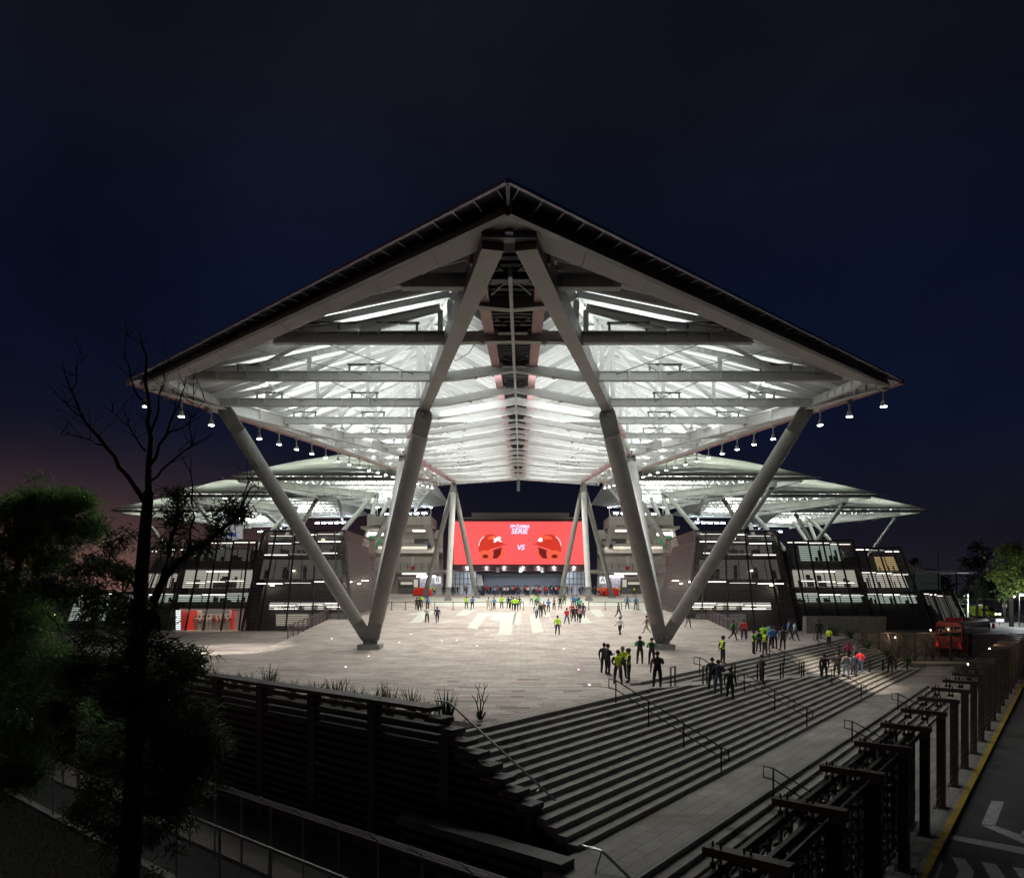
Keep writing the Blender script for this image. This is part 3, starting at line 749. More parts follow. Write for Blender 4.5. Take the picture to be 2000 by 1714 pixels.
# ------------------------------------------------------------------ LOUVERED BUILDINGS
def building(label, bot, top, H, wins, strips, sides=('front', 'inner', 'outer'), sx=1, nl=52, mull=(), z0=0.0, opening=None):
    """bot/top: (x0, x1, y0, y1) with x measured away from the plaza axis, so x0 is the inner side"""
    def M(x, y, z): return Vector((sx * x, y, z))
    root = empty('louvered_building', M((bot[0] + bot[1]) / 2, (bot[2] + bot[3]) / 2, z0), label, 'building', 'louvered buildings beside the plaza')
    def at(f): return [lerp(bot[i], top[i], f) for i in range(4)]
    b = MB(); B, T = at(0), at(1); ins = .9
    lo = [(B[0] + ins, B[2] + ins + .3), (B[1] - ins, B[2] + ins + .3), (B[1] - ins, B[3]), (B[0] + ins, B[3])]
    hi = [(T[0] + ins, T[2] + ins), (T[1] - ins, T[2] + ins), (T[1] - ins, T[3]), (T[0] + ins, T[3])]
    pts = [M(x, y, z0) for x, y in lo] + [M(x, y, z0 + H - 1.0) for x, y in hi]
    if sx < 0: pts = [pts[i] for i in (1, 0, 3, 2, 5, 4, 7, 6)]
    b.hexa(pts); wall = b.build('wall', WALLD, root)
    def front(u, z, off):     # u 0..1 across the front, z height
        f = z / H; A = at(f); return M(lerp(A[0], A[1], u), A[2] + off, z0 + z)
    def inner(u, z, off):
        f = z / H; A = at(f); return M(A[0] + off, lerp(A[2], A[3], u), z0 + z)
    for (u0, u1, z0_, z1_, m, where) in wins:
        fn = front if where == 'f' else inner
        b = MB(); q = [fn(u0, z0_, .62), fn(u1, z0_, .62), fn(u1, z1_, .62), fn(u0, z1_, .62)]
        b.face(q if (sx > 0) == (where == 'f') else q[::-1]); w = b.build('window', m, root)
        n = max(1, int((u1 - u0) * 7))
        for k in range(1, n): part('mullion', fn(lerp(u0, u1, k / n), z0_, .55), fn(lerp(u0, u1, k / n), z1_, .55), .08, .08, BLACKM, w)
        part('window_frame', fn(u0, z1_ + .04, .55), fn(u1, z1_ + .04, .55), .12, .1, BLACKM, w)
        # furniture-like dark shapes inside the lit rooms
        rnd = random.Random(int(u0 * 100 + z1_ * 10))
        for k in range(int((u1 - u0) * 9)):
            a = rnd.uniform(u0, u1 - .06); hh = rnd.uniform(.25, .7) * (z1_ - z0_)
            part('furnishing', fn(a, z0_ + .02, .58), fn(a, z0_ + hh, .58), rnd.uniform(.3, .9), .04, WALLD, w)
    for (u0, u1, z, where) in strips:
        fn = front if where == 'f' else inner
        ns = 3 if u1 - u0 > .5 else 1
        for k in range(ns):
            a, c = lerp(u0, u1, k / ns) + .012, lerp(u0, u1, (k + 1) / ns) - .012
            part('strip_light', fn(a, z - .11 * k, .30), fn(c, z - .11 * k, .30), .07, .08, E_STRIP, root)
    for i in range(nl):
        f = (i + .5) / nl; z = f * H; A = at(f); d, h = .16, .085
        zz = z0 + z
        if 'front' in sides:
            if opening and opening[2] <= z <= opening[3]:
                part('louver', M(lerp(A[0], A[1], 0) - .02, A[2], zz), M(lerp(A[0], A[1], opening[0]), A[2], zz), d, h, LOUV, root)
                part('louver', M(lerp(A[0], A[1], opening[1]), A[2], zz), M(A[1] + .02, A[2], zz), d, h, LOUV, root)
            else: part('louver', M(A[0] - .02, A[2], zz), M(A[1] + .02, A[2], zz), d, h, LOUV, root)
        if 'inner' in sides: part('louver', M(A[0], A[2] + .1, zz + .004), M(A[0], A[3], zz + .004), d, h, LOUV, root)
        if 'outer' in sides: part('louver', M(A[1], A[2] + .1, zz + .004), M(A[1], lerp(A[2], A[3], .5), zz + .004), d, h, LOUV, root)
    for u in mull:
        part('vertical_mullion', front(u, .05, -.12), front(u, H, -.12), .16, .14, BLACKM, root)
    for u in (0, 1): part('corner_post', front(u, .05, .12), front(u, H - .1, .12), .22, .22, BLACKM, root)
    part('parapet', front(0, H + .02, 0), front(1, H + .02, 0), .3, .14, BLACKM, root)
    if 'inner' in sides: part('parapet', inner(0.01, H + .022, 0), inner(1, H + .022, 0), .3, .14, BLACKM, root)
    return root, front, inner
f3 = lambda a, c: [(a, c)]
near_w = [(.16, .92, 8.9, 10.0, E_WINDIM, 'f'), (.08, .95, 5.9, 8.3, E_WINDIM, 'f'), (.05, .8, 2.4, 3.2, E_WIN, 'f'), (.08, .55, .3, 2.0, E_WINDIM, 'f'), (.05, .95, 10.6, 11.1, E_WINDIM, 'f')]
near_s = [(.05, .93, 11.35, 'f'), (.05, .93, 10.4, 'f'), (.10, .95, 9.0, 'f'), (.1, .97, 5.6, 'f'), (.0, .8, 3.1, 'f'), (.0, .75, 2.7, 'f')]
for sx in (-1, 1):
    nm = LB[sx]
    root, fr, inn = building('tall black louvered building nearest the plaza on the ' + nm, (18.9, 31.6, 79.5, 104), (21.0, 30.6, 83.8, 101), 11.7, near_w, near_s, sx=sx, mull=(.12, .36, .6, .84))
    for i in range(7):
        p = inn(.1 + .11 * i, 5.6 - .3 * math.sin(i * 1.3), .4)
        part('ceiling_lamp', p, p + Vector((0, .5, 0)), .25, .06, E_WARM, root)
    for u, z in ((.3, 10.7), (.45, 10.75), (.82, 5.2), (.9, 5.3), (.62, 6.9)):
        p = fr(u, z, .45); part('ceiling_lamp', p, p + Vector((.45, 0, 0)), .12, .06, E_WARM, root)
mw_ = [(.03, .97, 3.3, 4.1, E_WINGREEN, 'f'), (.03, .95, 4.9, 7.0, E_WIN, 'f'), (.1, .8, 8.0, 9.4, E_WINDIM, 'f')]
ms_ = [(.02, .98, 10.25, 'f'), (.02, .98, 6.9, 'f'), (.1, .9, 5.7, 'f'), (.02, .98, 4.2, 'f')]
rootL, frL, innL = building('louvered building with a red lit shop entrance, middle of the left row', (31.0, 40.2, 79.8, 100), (30.9, 39.2, 82.4, 98), 10.4, mw_, ms_, sides=('front', 'outer'), sx=-1, nl=46, mull=(.1, .32, .54, .76, .95), opening=(.06, .78, 0, 2.35))
rootR, frR, innR = building('louvered building with two bright storeys, middle of the right row', (31.9, 40.4, 79.8, 100), (31.2, 39.0, 82.4, 98), 10.4, [(.05, .95, 3.2, 4.2, E_WINGREEN, 'f'), (.04, .95, 5.0, 7.0, E_WIN, 'f'), (.2, .82, 8.0, 9.9, E_WINGREEN, 'f')], ms_, sides=('front', 'outer'), sx=1, nl=46, mull=(.1, .32, .54, .76))
building('louvered building behind the big tree, far left of the row', (40.4, 47.5, 80.4, 98), (39.6, 44.2, 82.8, 96), 9.6, [(.05, .9, 3.2, 4.1, E_WINGREEN, 'f'), (.04, .9, 4.9, 6.6, E_WIN, 'f')], [(.02, .98, 9.4, 'f'), (.02, .9, 4.2, 'f')], sides=('front', 'outer'), sx=-1, nl=42, mull=(.2, .5, .8))
r3, fr3, in3 = building('louvered building with golden top windows, outermost of the right row', (40.6, 47.4, 80.4, 98), (39.4, 44.8, 82.8, 96), 9.6, [(.05, .95, 3.1, 4.1, E_WINGREEN, 'f'), (.04, .9, 4.9, 6.6, E_WIN, 'f'), (.42, .84, 6.9, 8.6, E_WINGOLD, 'f')], [(.02, .98, 9.4, 'f'), (.02, .98, 4.2, 'f'), (.02, .98, 6.7, 'f')], sides=('front', 'outer'), sx=1, nl=42, mull=(.2, .5, .8))
building('low louvered pavilion with lit ground floor right of the row', (47.8, 51.9, 80.8, 96), (47.0, 50.6, 82.2, 95), 4.6, [(.05, .95, 1.0, 4.0, E_WINDIM, 'f')], [(.02, .7, 4.2, 'f')], sides=('front', 'outer'), sx=1, nl=20, mull=(.3, .62, .9))
building('low louvered pavilion with lit ground floor behind the left tree', (48.0, 56, 80.8, 96), (47.6, 55, 82.2, 95), 4.6, [(.05, .6, 1.0, 4.0, E_WINGREEN, 'f')], [(.02, .6, 4.2, 'f')], sides=('front', 'outer'), sx=-1, nl=20, mull=(.3, .62, .9))
# canopy roof over the right pavilion
rt = empty('roof_terrace_shelter', (49.5, 86, 4.6), 'thin pale curved shelter roof on slender posts above the low right pavilion', 'shelter')
b = MB(); pr = [(46.8, 7.9), (47.6, 7.3), (49, 6.85), (51, 6.75), (55.3, 6.7)]
for (x0, z0), (x1, z1) in zip(pr, pr[1:]): b.hexa([(x0, 85, z0), (x1, 85, z1), (x1, 94, z1), (x0, 94, z0), (x0, 85, z0 + .22), (x1, 85, z1 + .22), (x1, 94, z1 + .22), (x0, 94, z0 + .22)])
b.build('roof', WHITE2, rt)
for x in (48.2, 51.2, 53.4): part('post', (x, 86, 4.5), (x, 86, 6.75), .12, .12, BLACKM, rt)
part('glass_wall', (47.2, 87, 4.5), (52, 87, 4.5), .05, .0, E_WINDIM, rt) if False else boxpart('glass_wall', (47.2, 86.9, 4.55), (52, 87, 6.7), lamp('faint_glass', (.6, .8, .75), .02), rt)
part('railing', (46.9, 82.3, 5.4), (53.5, 82.3, 5.4), .06, .06, BLACKM, rt)
# shop
shop = empty('shop_front', (-36, 80.5, 0), 'glowing red shop interior with shelves inside the left louvered building', 'shop')
boxpart('back_wall', (-39.3, 80.93, .05), (-31.6, 80.98, 2.5), mat('shop_back', (.3, .28, .26), .6, emit=(1, .75, .6), es=.10), shop)
boxpart('red_panel', (-39.0, 80.80, .05), (-37.2, 80.88, 2.35), E_RED, shop)
boxpart('red_panel', (-33.0, 80.3, .05), (-32.9, 80.9, 2.35), E_RED, shop)
boxpart('floor', (-39.3, 79.9, .01), (-31.6, 80.92, .03), mat('shop_floor', (.6, .5, .42), .4, emit=(1, .8, .6), es=.25), shop)
boxpart('light_panel', (-39.6, 80.78, .05), (-39.1, 80.84, 2.35), lamp('cool_panel', (.8, .95, 1), 1.6), shop)
boxpart('shop_sign', (-36.6, 80.84, 2.0), (-33.5, 80.9, 2.35), E_WINDIM, shop)
light('shop_lamp', 'AREA', (-36, 80.4, 2.4), 60, (1, .85, .7), shop, 6, 1.2)
boxpart('ticket_window', (-27.9, 80.25, .6), (-24.2, 80.3, 1.9), lamp('ticket_window', (1, .9, .72), .35), shop)
# lettering
def text(s, name, m, parent, loc, size, rot, ext=.02, shear=0, align='CENTER', off=0):
    c = bpy.data.curves.new(name, 'FONT'); c.body = s; c.size = size; c.extrude = ext; c.align_x = align; c.align_y = 'CENTER'; c.shear = shear; c.offset = off
    tmp = bpy.data.objects.new('tmp_text', c); col.objects.link(tmp)
    dg = bpy.context.evaluated_depsgraph_get(); me = bpy.data.meshes.new_from_object(tmp.evaluated_get(dg))
    col.objects.unlink(tmp); bpy.data.objects.remove(tmp)
    me.materials.clear(); me.materials.append(None)
    mw = Matrix.Translation(Vector(loc)) @ rot
    return link(name, me, mw, parent, m)
FACE = Matrix.Rotation(R(90), 4, 'X')
tq = text('TAQUILLA', 'ticket_office_sign', BLACKM, None, (-26.0, 79.35, 2.62), .62, FACE, .04)
setp(tq, 'dark letters reading TAQUILLA on the louvres of the near left building', 'sign')
# side railings of the rising plaza
for sx in (-1, 1):
    rl = empty('plaza_railing', (sx * 22, 62, .4), 'long dark purple-tinged barred railing along the ' + LB[sx] + ' edge of the rising plaza', 'railing')
    pr = []
    n = 34; Y = [lerp(61, 127, i / n) for i in range(n + 1)]
    ex = lambda y: pw(y, EL) if False else pw(y, [(c[1], -c[0]) for c in EL])
    P3 = [Vector((sx * (ex(y) - .15) - (.5 if sx > 0 else 0), y, plaza_z(y))) for y in Y]
    MR = mat('plum_rail', (.10, .055, .07), .5, .2)
    for i, p in enumerate(P3):
        part('post', p, p + Vector((0, 0, 1.15)), .08, .08, MR, rl)
        if i < n:
            for k in range(8): part('bar', p + Vector((0, 0, .16 + k * .14)), P3[i + 1] + Vector((0, 0, .16 + k * .14)), .04 if k < 7 else .09, .035 if k < 7 else .07, MR, rl)

# ------------------------------------------------------------------ STADIUM ENTRANCE
ZC = plaza_z(140)
def cx(px, Y): return (px - VX) / F * Y
def cz(py, Y): return HC - (py - VY) / F * Y
YS = 150.0
sb = empty('scoreboard', (cx(1014, YS), YS, ZC), 'wide glowing red scoreboard showing two batting helmets and lettering', 'screen')
x0, x1, zt, zb = cx(886, YS), cx(1142, YS), cz(1018, YS), cz(1102, YS)
boxpart('frame', (x0 - .4, YS + .1, zb - .4), (x1 + .4, YS + 1.6, zt + .5), mat('dark_red_frame', (.05, .015, .02), .5), sb)
E_SCR = lamp('screen_red', (.98, .112, .112), 1.0)
scr = boxpart('screen', (x0, YS, zb), (x1, YS + .09, zt), E_SCR, sb)
boxpart('service_box', (cx(920, YS), YS + 2, zt + .4), (cx(1113, YS), YS + 5, cz(999, YS)), CONC, sb)
boxpart('service_rail', (cx(896, YS), YS + 2.5, zt + .9), (cx(1136, YS), YS + 2.6, zt + 1.1), WHITE2, sb)
E_HI = lamp('screen_white', (1, .9, .95), 1.1); E_VIO = lamp('screen_violet', (.75, .12, .55), .9)
E_HEL = lamp('helmet_red', (.80, .040, .018), .85); E_HEL2 = lamp('helmet_light', (1.0, .13, .05), .95); E_HELD = lamp('helmet_dark', (.30, .012, .008), .6)
def scr_text(s, px, py, size, dy):
    text(s, 'screen_letters_halo', E_VIO, scr, (cx(px, YS), YS - .012, cz(py, YS)), size, FACE, .002, .2, 'CENTER', .12)
    text(s, 'screen_letters', E_HI, scr, (cx(px, YS), YS - .03, cz(py, YS)), size, FACE, .004, .2, 'CENTER', .035)
scr_text('PR\u00d3XIMA', 1015, 1028, .95, 0); scr_text('SERIE', 1014, 1037.5, 1.5, 0); scr_text('VS', 1016.5, 1069, 1.5, 0)
def flat(pts, m, off, name, parent):
    b = MB(); q = [(cx(x, YS), YS - off, cz(y, YS)) for x, y in pts]
    a = sum(pts[i][0] * pts[(i + 1) % len(pts)][1] - pts[(i + 1) % len(pts)][0] * pts[i][1] for i in range(len(pts)))
    b.face(q if a < 0 else q[::-1]); return b.build(name, m, parent)
def arc(cx_, cy_, rx, ry, a0, a1, n=14): return [(cx_ + rx * math.cos(R(lerp(a0, a1, i / n))), cy_ + ry * math.sin(R(lerp(a0, a1, i / n)))) for i in range(n + 1)]
for mir in (False, True):
    def mx(p): return [(1014 * 2 + 3 - x if mir else x, y) for x, y in p]
    shell = arc(959, 1065, 24, 22, 180, 350) + [(993, 1063), (983, 1064), (960, 1071), (945, 1078), (938, 1088), (935, 1078)]
    h = flat(mx(shell), E_HEL, .01, 'helmet_picture', scr)
    flat(mx(arc(966, 1053, 14, 8, 180, 360, 8)), E_HEL2, .02, 'highlight', h)
    flat(mx([(935, 1078), (945, 1074), (958, 1076), (963, 1083), (958, 1092), (945, 1092), (938, 1088)]), E_HEL2, .022, 'ear_flap', h)
    flat(mx(arc(948, 1086, 6, 4, 0, 360, 10)), E_HELD, .03, 'ear_hole', h)
    flat(mx([(963, 1074), (980, 1068), (982, 1078), (978, 1087), (970, 1090), (962, 1090), (964, 1082)]), E_HELD, .018, 'opening', h)
    flat(mx([(978, 1070), (983, 1074), (984, 1082), (978, 1088), (971, 1089), (977, 1083), (979, 1077)]), E_HEL2, .026, 'far_flap', h)
    flat(mx(arc(959, 1065, 24, 22, 180, 235, 8) + arc(959, 1065, 22.6, 20.6, 235, 180, 8)), E_HI, .03, 'rim_light', h)
    em = [(962, 1050), (968, 1051), (971, 1048), (977, 1047), (979, 1051), (977, 1054), (982, 1058), (976, 1058), (972, 1055), (968, 1059), (963, 1058), (966, 1054)] if not mir else [(972, 1050), (976, 1049), (979, 1052), (981, 1056), (977, 1058), (971, 1057)]
    flat(mx(em), E_HI, .034, 'emblem', h)
# entrance hall under the screen
hall = empty('entrance_hall', (0, 156, ZC), 'grey entrance gateway under the red screen with a row of star-bright lamps', 'building')
boxpart('canopy_slab', (cx(890, 148), 146.5, cz(1114, 148)), (cx(1142, 148), 156, cz(1105, 148)), mat('maroon_soffit', (.10, .045, .05), .6), hall)
boxpart('back_wall', (cx(945, 160), 160, ZC), (cx(1098, 160), 160.4, cz(1119, 160)), mat('blue_grey_wall', (.24, .27, .33), .7, noise=.08), hall)
boxpart('gate_beam', (cx(935, 156), 156.5, cz(1122, 156)), (cx(1100, 156), 157, cz(1118, 156)), BLACKM, hall)
for px in (972, 1016, 1060): part('bracket', (cx(px, 147), 146.6, cz(1117, 147)), (cx(px, 147), 146.6, cz(1108, 147)), .7, .4, CONC2, hall)
for px in (912, 950, 985, 1021, 1052, 1082, 1121):
    p = Vector((cx(px, 146), 146.2, cz(1109, 146)))
    o = part('lamp', p, p + Vector((0, 0, .22)), .35, .35, E_COOL, hall)
    light('lamp_light', 'SPOT', p + Vector((0, -.1, -.2)), 700, (.85, .93, 1), hall, .15, spot=150)
for px0, px1 in ((882, 930), (1104, 1150)):
    boxpart('glass_front', (cx(px0, 155), 155, ZC), (cx(px1, 155), 155.1, cz(1112, 155)), mat('pale_glass', (.42, .46, .5), .25, emit=(.8, .9, 1), es=.10), hall)
    for k in range(7):
        x = cx(lerp(px0, px1, k / 6), 154.8); part('door_post', (x, 154.8, ZC), (x, 154.8, cz(1112, 155)), .12, .12, BLACKM, hall)
    for z in (2.2, 3.4): part('door_rail', (cx(px0, 154.8), 154.8, ZC + z), (cx(px1, 154.8), 154.8, ZC + z), .1, .1, BLACKM, hall)
for sx, px0, px1 in ((-1, 922, 948), (1, 1092, 1112)):
    b = MB(); xa, xb = cx(px0, 157), cx(px1, 157)
    q = [(xa, 157, ZC), (xb, 157, ZC), (lerp(xa, xb, .7 if sx < 0 else .3), 157, cz(1120, 157)), (xa if sx < 0 else xb, 157, cz(1120, 157))]
    if sx > 0: q = [(xa, 157, ZC), (xb, 157, ZC), (xb, 157, cz(1120, 157)), (lerp(xa, xb, .5), 157, cz(1120, 157))]
    b.face(q); b.build('raked_wall', CONC2, hall)
light('hall_fill', 'AREA', (0, 152, cz(1115, 152)), 1600, (.85, .92, 1), hall, 24, 5)  # added area fill under the slab, lifting the dark back wall
# concrete stands on each side
def stand(sx):
    root = empty('concrete_stand', (sx * 28, 150, ZC), 'pale concrete grandstand with galleries and shops ' + LB[sx] + ' of the red screen', 'grandstand', 'concrete grandstands')
    Y = 142.0
    def X(px): return sx * abs(cx(px, Y)) if True else 0
    def bp(name, pa, pb, ya, yb, ta, tb, m):
        xs = sorted((sx * (pa - VX) / F * Y, sx * (pb - VX) / F * Y)); return boxpart(name, (xs[0], ya, cz(tb, Y)), (xs[1], yb, cz(ta, Y)), m, root)
    # pa/pb are given for the right side (px > VX)
    bp('top_gallery', 1190, 1315, Y, Y + 10, 1008, 1025, CONC2)
    bp('gallery_slab', 1196, 1330, Y + 1, Y + 12, 1026, 1031, CONC)
    bp('back_wall', 1180, 1325, Y + 12, Y + 13, 1025, 1165, CONC2)
    bp('soffit_light', 1196, 1232, Y + 4, Y + 5, 1031, 1034, E_STRIP)
    bp('soffit_light', 1292, 1322, Y + 4, Y + 5, 1036, 1042, E_STRIP)
    bp('middle_slab', 1180, 1325, Y - 1, Y + 12, 1074, 1080, CONC2)
    bp('parapet', 1196, 1292, Y - 1.1, Y - .9, 1062, 1074, CONC2)
    bp('lower_slab', 1150, 1325, Y - 2, Y + 12, 1113, 1118, CONC)
    bp('lower_wall', 1176, 1300, Y + 1, Y + 1.4, 1080, 1113, CONC2)
    for k in range(9):
        px = 1182 + k * 12; bp('wall_joint', px, px + .5, Y + .96, Y + 1, 1081, 1112, CONC)
    bp('dark_bay', 1188, 1240, Y + 11.6, Y + 11.9, 1044, 1062, WALLD)
    bp('menu_board', 1189, 1199, Y + 11.3, Y + 11.5, 1049, 1056, E_WINDIM); bp('menu_board', 1207, 1218, Y + 11.3, Y + 11.5, 1049, 1056, E_WINDIM)
    bp('green_panel', 1288, 1312, Y + .4, Y + .6, 1045, 1075, mat('green_panel', (.12, .42, .2), .6, emit=(.2, .7, .35), es=.12))
    bp('banner', 1224, 1230, Y + .7, Y + .8, 1084, 1112, mat('white_banner', (.6, .55, .52), .7)); bp('banner_end', 1224, 1230, Y + .6, Y + .68, 1105, 1113, mat('red_banner', (.55, .03, .03), .7))
    for px, ta in ((1179, 1042), (1262, 1050)):
        x = sx * (px - VX) / F * Y
        b = MB(); pr = [(px, 1076), (px + 6, 1076), (px + 26, 1026), (px + 10, 1026)]
        f = [(sx * (a - VX) / F * Y, Y - .8, cz(c, Y)) for a, c in pr]; g = [(v[0], Y + .6, v[2]) for v in f]
        bq = MB(); kk = 0
        bq.v = f + g; bq.f = [(0, 1, 2, 3), (7, 6, 5, 4), (0, 4, 5, 1), (1, 5, 6, 2), (2, 6, 7, 3), (3, 7, 4, 0)]; bq.mi = [0] * 6
        bq.build('raker', CONC, root)
    # galleries' railings
    for (pa, pb, z1_, hh, yy) in ((1180, 1325, 1113, 12, Y - 1.9), (1196, 1300, 1074, 13, Y - 1.0)):
        n = 11
        for k in range(n + 1):
            px = lerp(pa, pb, k / n); x = sx * (px - VX) / F * Y; part('rail_post', (x, yy, cz(z1_, Y)), (x, yy, cz(z1_ - hh, Y)), .1, .1, BLACKM, root)
        for q in (1, .7, .4):
            part('rail_bar', (sx * (pa - VX) / F * Y, yy, cz(z1_ - hh * q, Y)), (sx * (pb - VX) / F * Y, yy, cz(z1_ - hh * q, Y)), .05, .05, BLACKM, root)
    for k in range(11):
        px = 1192 + k * 12; x = sx * (px - VX) / F * Y; part('glass_clip', (x, Y + .2, cz(1008, Y)), (x, Y + .2, cz(1003, Y)), .22, .1, WHITE, root)
    boxp = bp('glass_parapet', 1190, 1315, Y + .3, Y + .34, 1003.5, 1008, mat('parapet_glass', (.22, .25, .3), .1, alpha=.5))
    for px in (1191, 1296):
        x = sx * (px - VX) / F * Y; part('lamp_post', (x, Y + .5, cz(1025, Y)), (x, Y + .5, cz(990, Y)), .16, .16, WHITE2, root)
        part('lamp_post_head', (x - .3, Y + .5, cz(990, Y)), (x + .3, Y + .5, cz(990, Y)), .3, .12, E_WHITE, root)
    # ground level
    bp('strip_light', 1198, 1244, Y - 1.6, Y - 1.4, 1119, 1121.5, E_STRIP); bp('strip_light', 1182, 1220, Y + 1, Y + 1.2, 1123, 1127, E_STRIP)
    bp('poster_wall', 1172, 1216, Y + 3, Y + 3.2, 1126, 1162, mat('poster_wall', (.35, .35, .45), .6, noise=.7, nscale=2.2, emit=(.5, .5, .7), es=.12))
    bp('dark_shop', 1216, 1260, Y + 3, Y + 3.2, 1126, 1166, WALLD)
    bp('notice', 1220, 1228, Y + 2.8, Y + 2.95, 1131, 1146, E_WIN)
    bp('shop_sign', 1231, 1254, Y + 2.8, Y + 2.95, 1136, 1141, E_WIN)
    bp('column', 1171, 1176, Y + .5, Y + 1.3, 1118, 1168, CONC2)
    s = bp('gate_sign', 1171, 1183, Y - .2, Y - .05, 1125.5, 1139, lamp('gate_sign_white', (1, 1, 1), .9))
    x = sx * (1177 - VX) / F * Y
    text('A' if sx > 0 else 'B', 'gate_letter', CATW, s, (x, Y - .24, cz(1132.3, Y)), 1.35, FACE, .02)
    for k in range(18):
        px = 1217 + k * 2.4; bp('shop_shutter', px, px + .7, Y + 2.85, Y + 2.93, 1148, 1166, CONCD)
    light('gallery_lamp', 'AREA', (sx * (1230 - VX) / F * Y, Y + 3, cz(1120, Y)), 500, (1, .93, .82), root, 10, 2)
    light('gallery_lamp', 'AREA', (sx * (1230 - VX) / F * Y, Y + 5, cz(1033, Y)), 550, (1, .95, .86), root, 9, 2)
    light('gallery_lamp', 'AREA', (sx * (1235 - VX) / F * Y, Y - 1.5, cz(1066, Y)), 300, (1, .93, .8), root, 12, 1.2, (R(-20), 0, 0))
stand(-1); stand(1)

# red inflatable seats and belt barriers
def red_seat(px, label):
    p = onplaza(px, 1163); root = empty('red_inflatable_seat', p, label, 'inflatable')
    RED = mat('red_inflatable', (.75, .03, .02), .4)
    b = MB()
    for i in range(7):
        a = i / 6; z = math.sin(a * math.pi)
        pass
    prof = [(-1.6, .1), (-1.7, .7), (-1.45, 1.25), (-.8, 1.5), (.8, 1.5), (1.45, 1.25), (1.7, .7), (1.6, .1)]
    for y0, y1, s0_, s1_ in ((-.8, -.5, .9, 1), (-.5, .5, 1, 1), (.5, .8, 1, .9)):
        for (xa, za), (xb, zb_) in zip(prof, prof[1:]):
            b.face([(p.x + xa * s0_, p.y + y0, p.z + za * s0_), (p.x + xa * s1_, p.y + y1, p.z + za * s1_), (p.x + xb * s1_, p.y + y1, p.z + zb_ * s1_), (p.x + xb * s0_, p.y + y0, p.z + zb_ * s0_)][::-1])
    b.face([(p.x + x * .9, p.y - .8, p.z + z * .9) for x, z in prof][::-1]); b.face([(p.x + x * .9, p.y + .8, p.z + z * .9) for x, z in prof])
    b.build('body', RED, root, True)
    boxpart('base', (p.x - 1.8, p.y - .9, p.z), (p.x + 1.8, p.y + .9, p.z + .1), BLACKM, root)
red_seat(825, 'red rounded inflatable stall left of the screen'); red_seat(1191, 'red rounded inflatable stall right of the screen')
YB_ = onplaza(1000, 1190.5).y
bpx = [725, 765, 792, 849, 885, 920, 960, 1022, 1150, 1182, 1214, 1247, 1262]
prev = None
names = ['leftmost', 'second', 'third', 'fourth', 'fifth', 'sixth', 'seventh', 'eighth', 'ninth', 'tenth', 'eleventh', 'twelfth', 'rightmost']
for i, px in enumerate(bpx):
    p = Vector((cx(px, YB_), YB_, plaza_z(YB_)))
    root = empty('belt_barrier', p, names[i] + ' slim black belt post of the queue line across the plaza', 'barrier', 'belt barrier posts')
    part('post', p, p + Vector((0, 0, 1.12)), .09, .09, BLACKM, root, UT6)
    part('foot', p, p + Vector((0, 0, .06)), .4, .4, BLACKM, root, UT6)
    if i and px - bpx[i - 1] < 100:
        part('belt', prev + Vector((0, 0, 1.05)), p + Vector((0, 0, 1.05)), .03, .07, BLACKM, root)
    prev = p

# ------------------------------------------------------------------ SLATTED STONE WALL, PLANTER, RAILS
SW = -2.9
wl = empty('slatted_wall', st(SW, -10, Z_ST), 'long dark wall of stacked stone slats beside the foreground stairs', 'wall')
NS_ = 18
def bar_st(name, s0, s1, t0, t1, z0, z1, m, parent):
    b = MB(); b.prism([xy(st(s0, t0)), xy(st(s0, t1)), xy(st(s1, t1)), xy(st(s1, t0))], z0, z1); return b.build(name, m, parent)
piers = [-.04 - 3.55 * k for k in range(0, 17)]
bar_st('core', SW + .22, SW + .5, -60, -1.2, Z_ST, -.35, WALLD, wl)
bar_st('core', SW + .22, SW + .5, -1.2, 3.3, Z_ST, -1.75, WALLD, wl)
for n in range(NS_):
    z1 = .9 - .3 * n
    te = -.56 + .52 * min(n, 8)
    if n == 0:
        for k in range(17):
            a, q = (-.56 if k == 0 else piers[k]), piers[k + 1] if k + 1 < len(piers) else -60
            bar_st('coping', SW - .28, SW + .42, q + .012, a - .012, z1 - .14, z1 + .004 * (k % 2), GRAN, wl)
    else:
        bar_st('slat', SW - .10, SW + .215, -60, te - .55, z1 - .13, z1, GRANB, wl)
        if n <= 8: bar_st('end_block', SW - .26, SW + .36, te - .6, te, z1 - .16, z1 + .006, GRAN, wl)
for k, t in enumerate(piers):
    if t > -58: bar_st('pier', SW - .13, SW + .20, t - .22, t + .22, Z_ST, .75 if k else .05, GRANB, wl)
bar_st('pier', SW - .2, SW + .3, 3.3, 3.58, Z_ST, -1.68, GRANB, wl)
bar_st('slat_end', SW + .3, SW + .9, -.4, 3.2, -1.9, -1.6, GRANB, wl) if False else None
# lower planter wall in front
lw = empty('low_slatted_wall', st(-4.2, 2, Z_ST), 'short lower slatted wall with a speckled granite top at the bottom of the picture', 'wall')
for a, q in ((-.7, 3.35), (3.37, 5.55)): bar_st('coping', -4.45, -3.85, a, q, -2.55, -2.3, GRAN, lw)
bar_st('end_block', -4.42, -3.85, 5.3, 6.25, -2.92, -2.66, GRAN, lw); bar_st('end_block', -4.42, -3.85, 6.0, 7.0, -3.28, -3.02, GRAN, lw)
for n in range(7): bar_st('slat', -4.4, -3.95, -.6, 5.4 if n < 2 else 6.0, -2.83 - n * .3, -2.70 - n * .3, GRANB, lw)
bar_st('core', -4.15, -4.0, -.5, 5.3, Z_ST, -2.56, WALLD, lw)
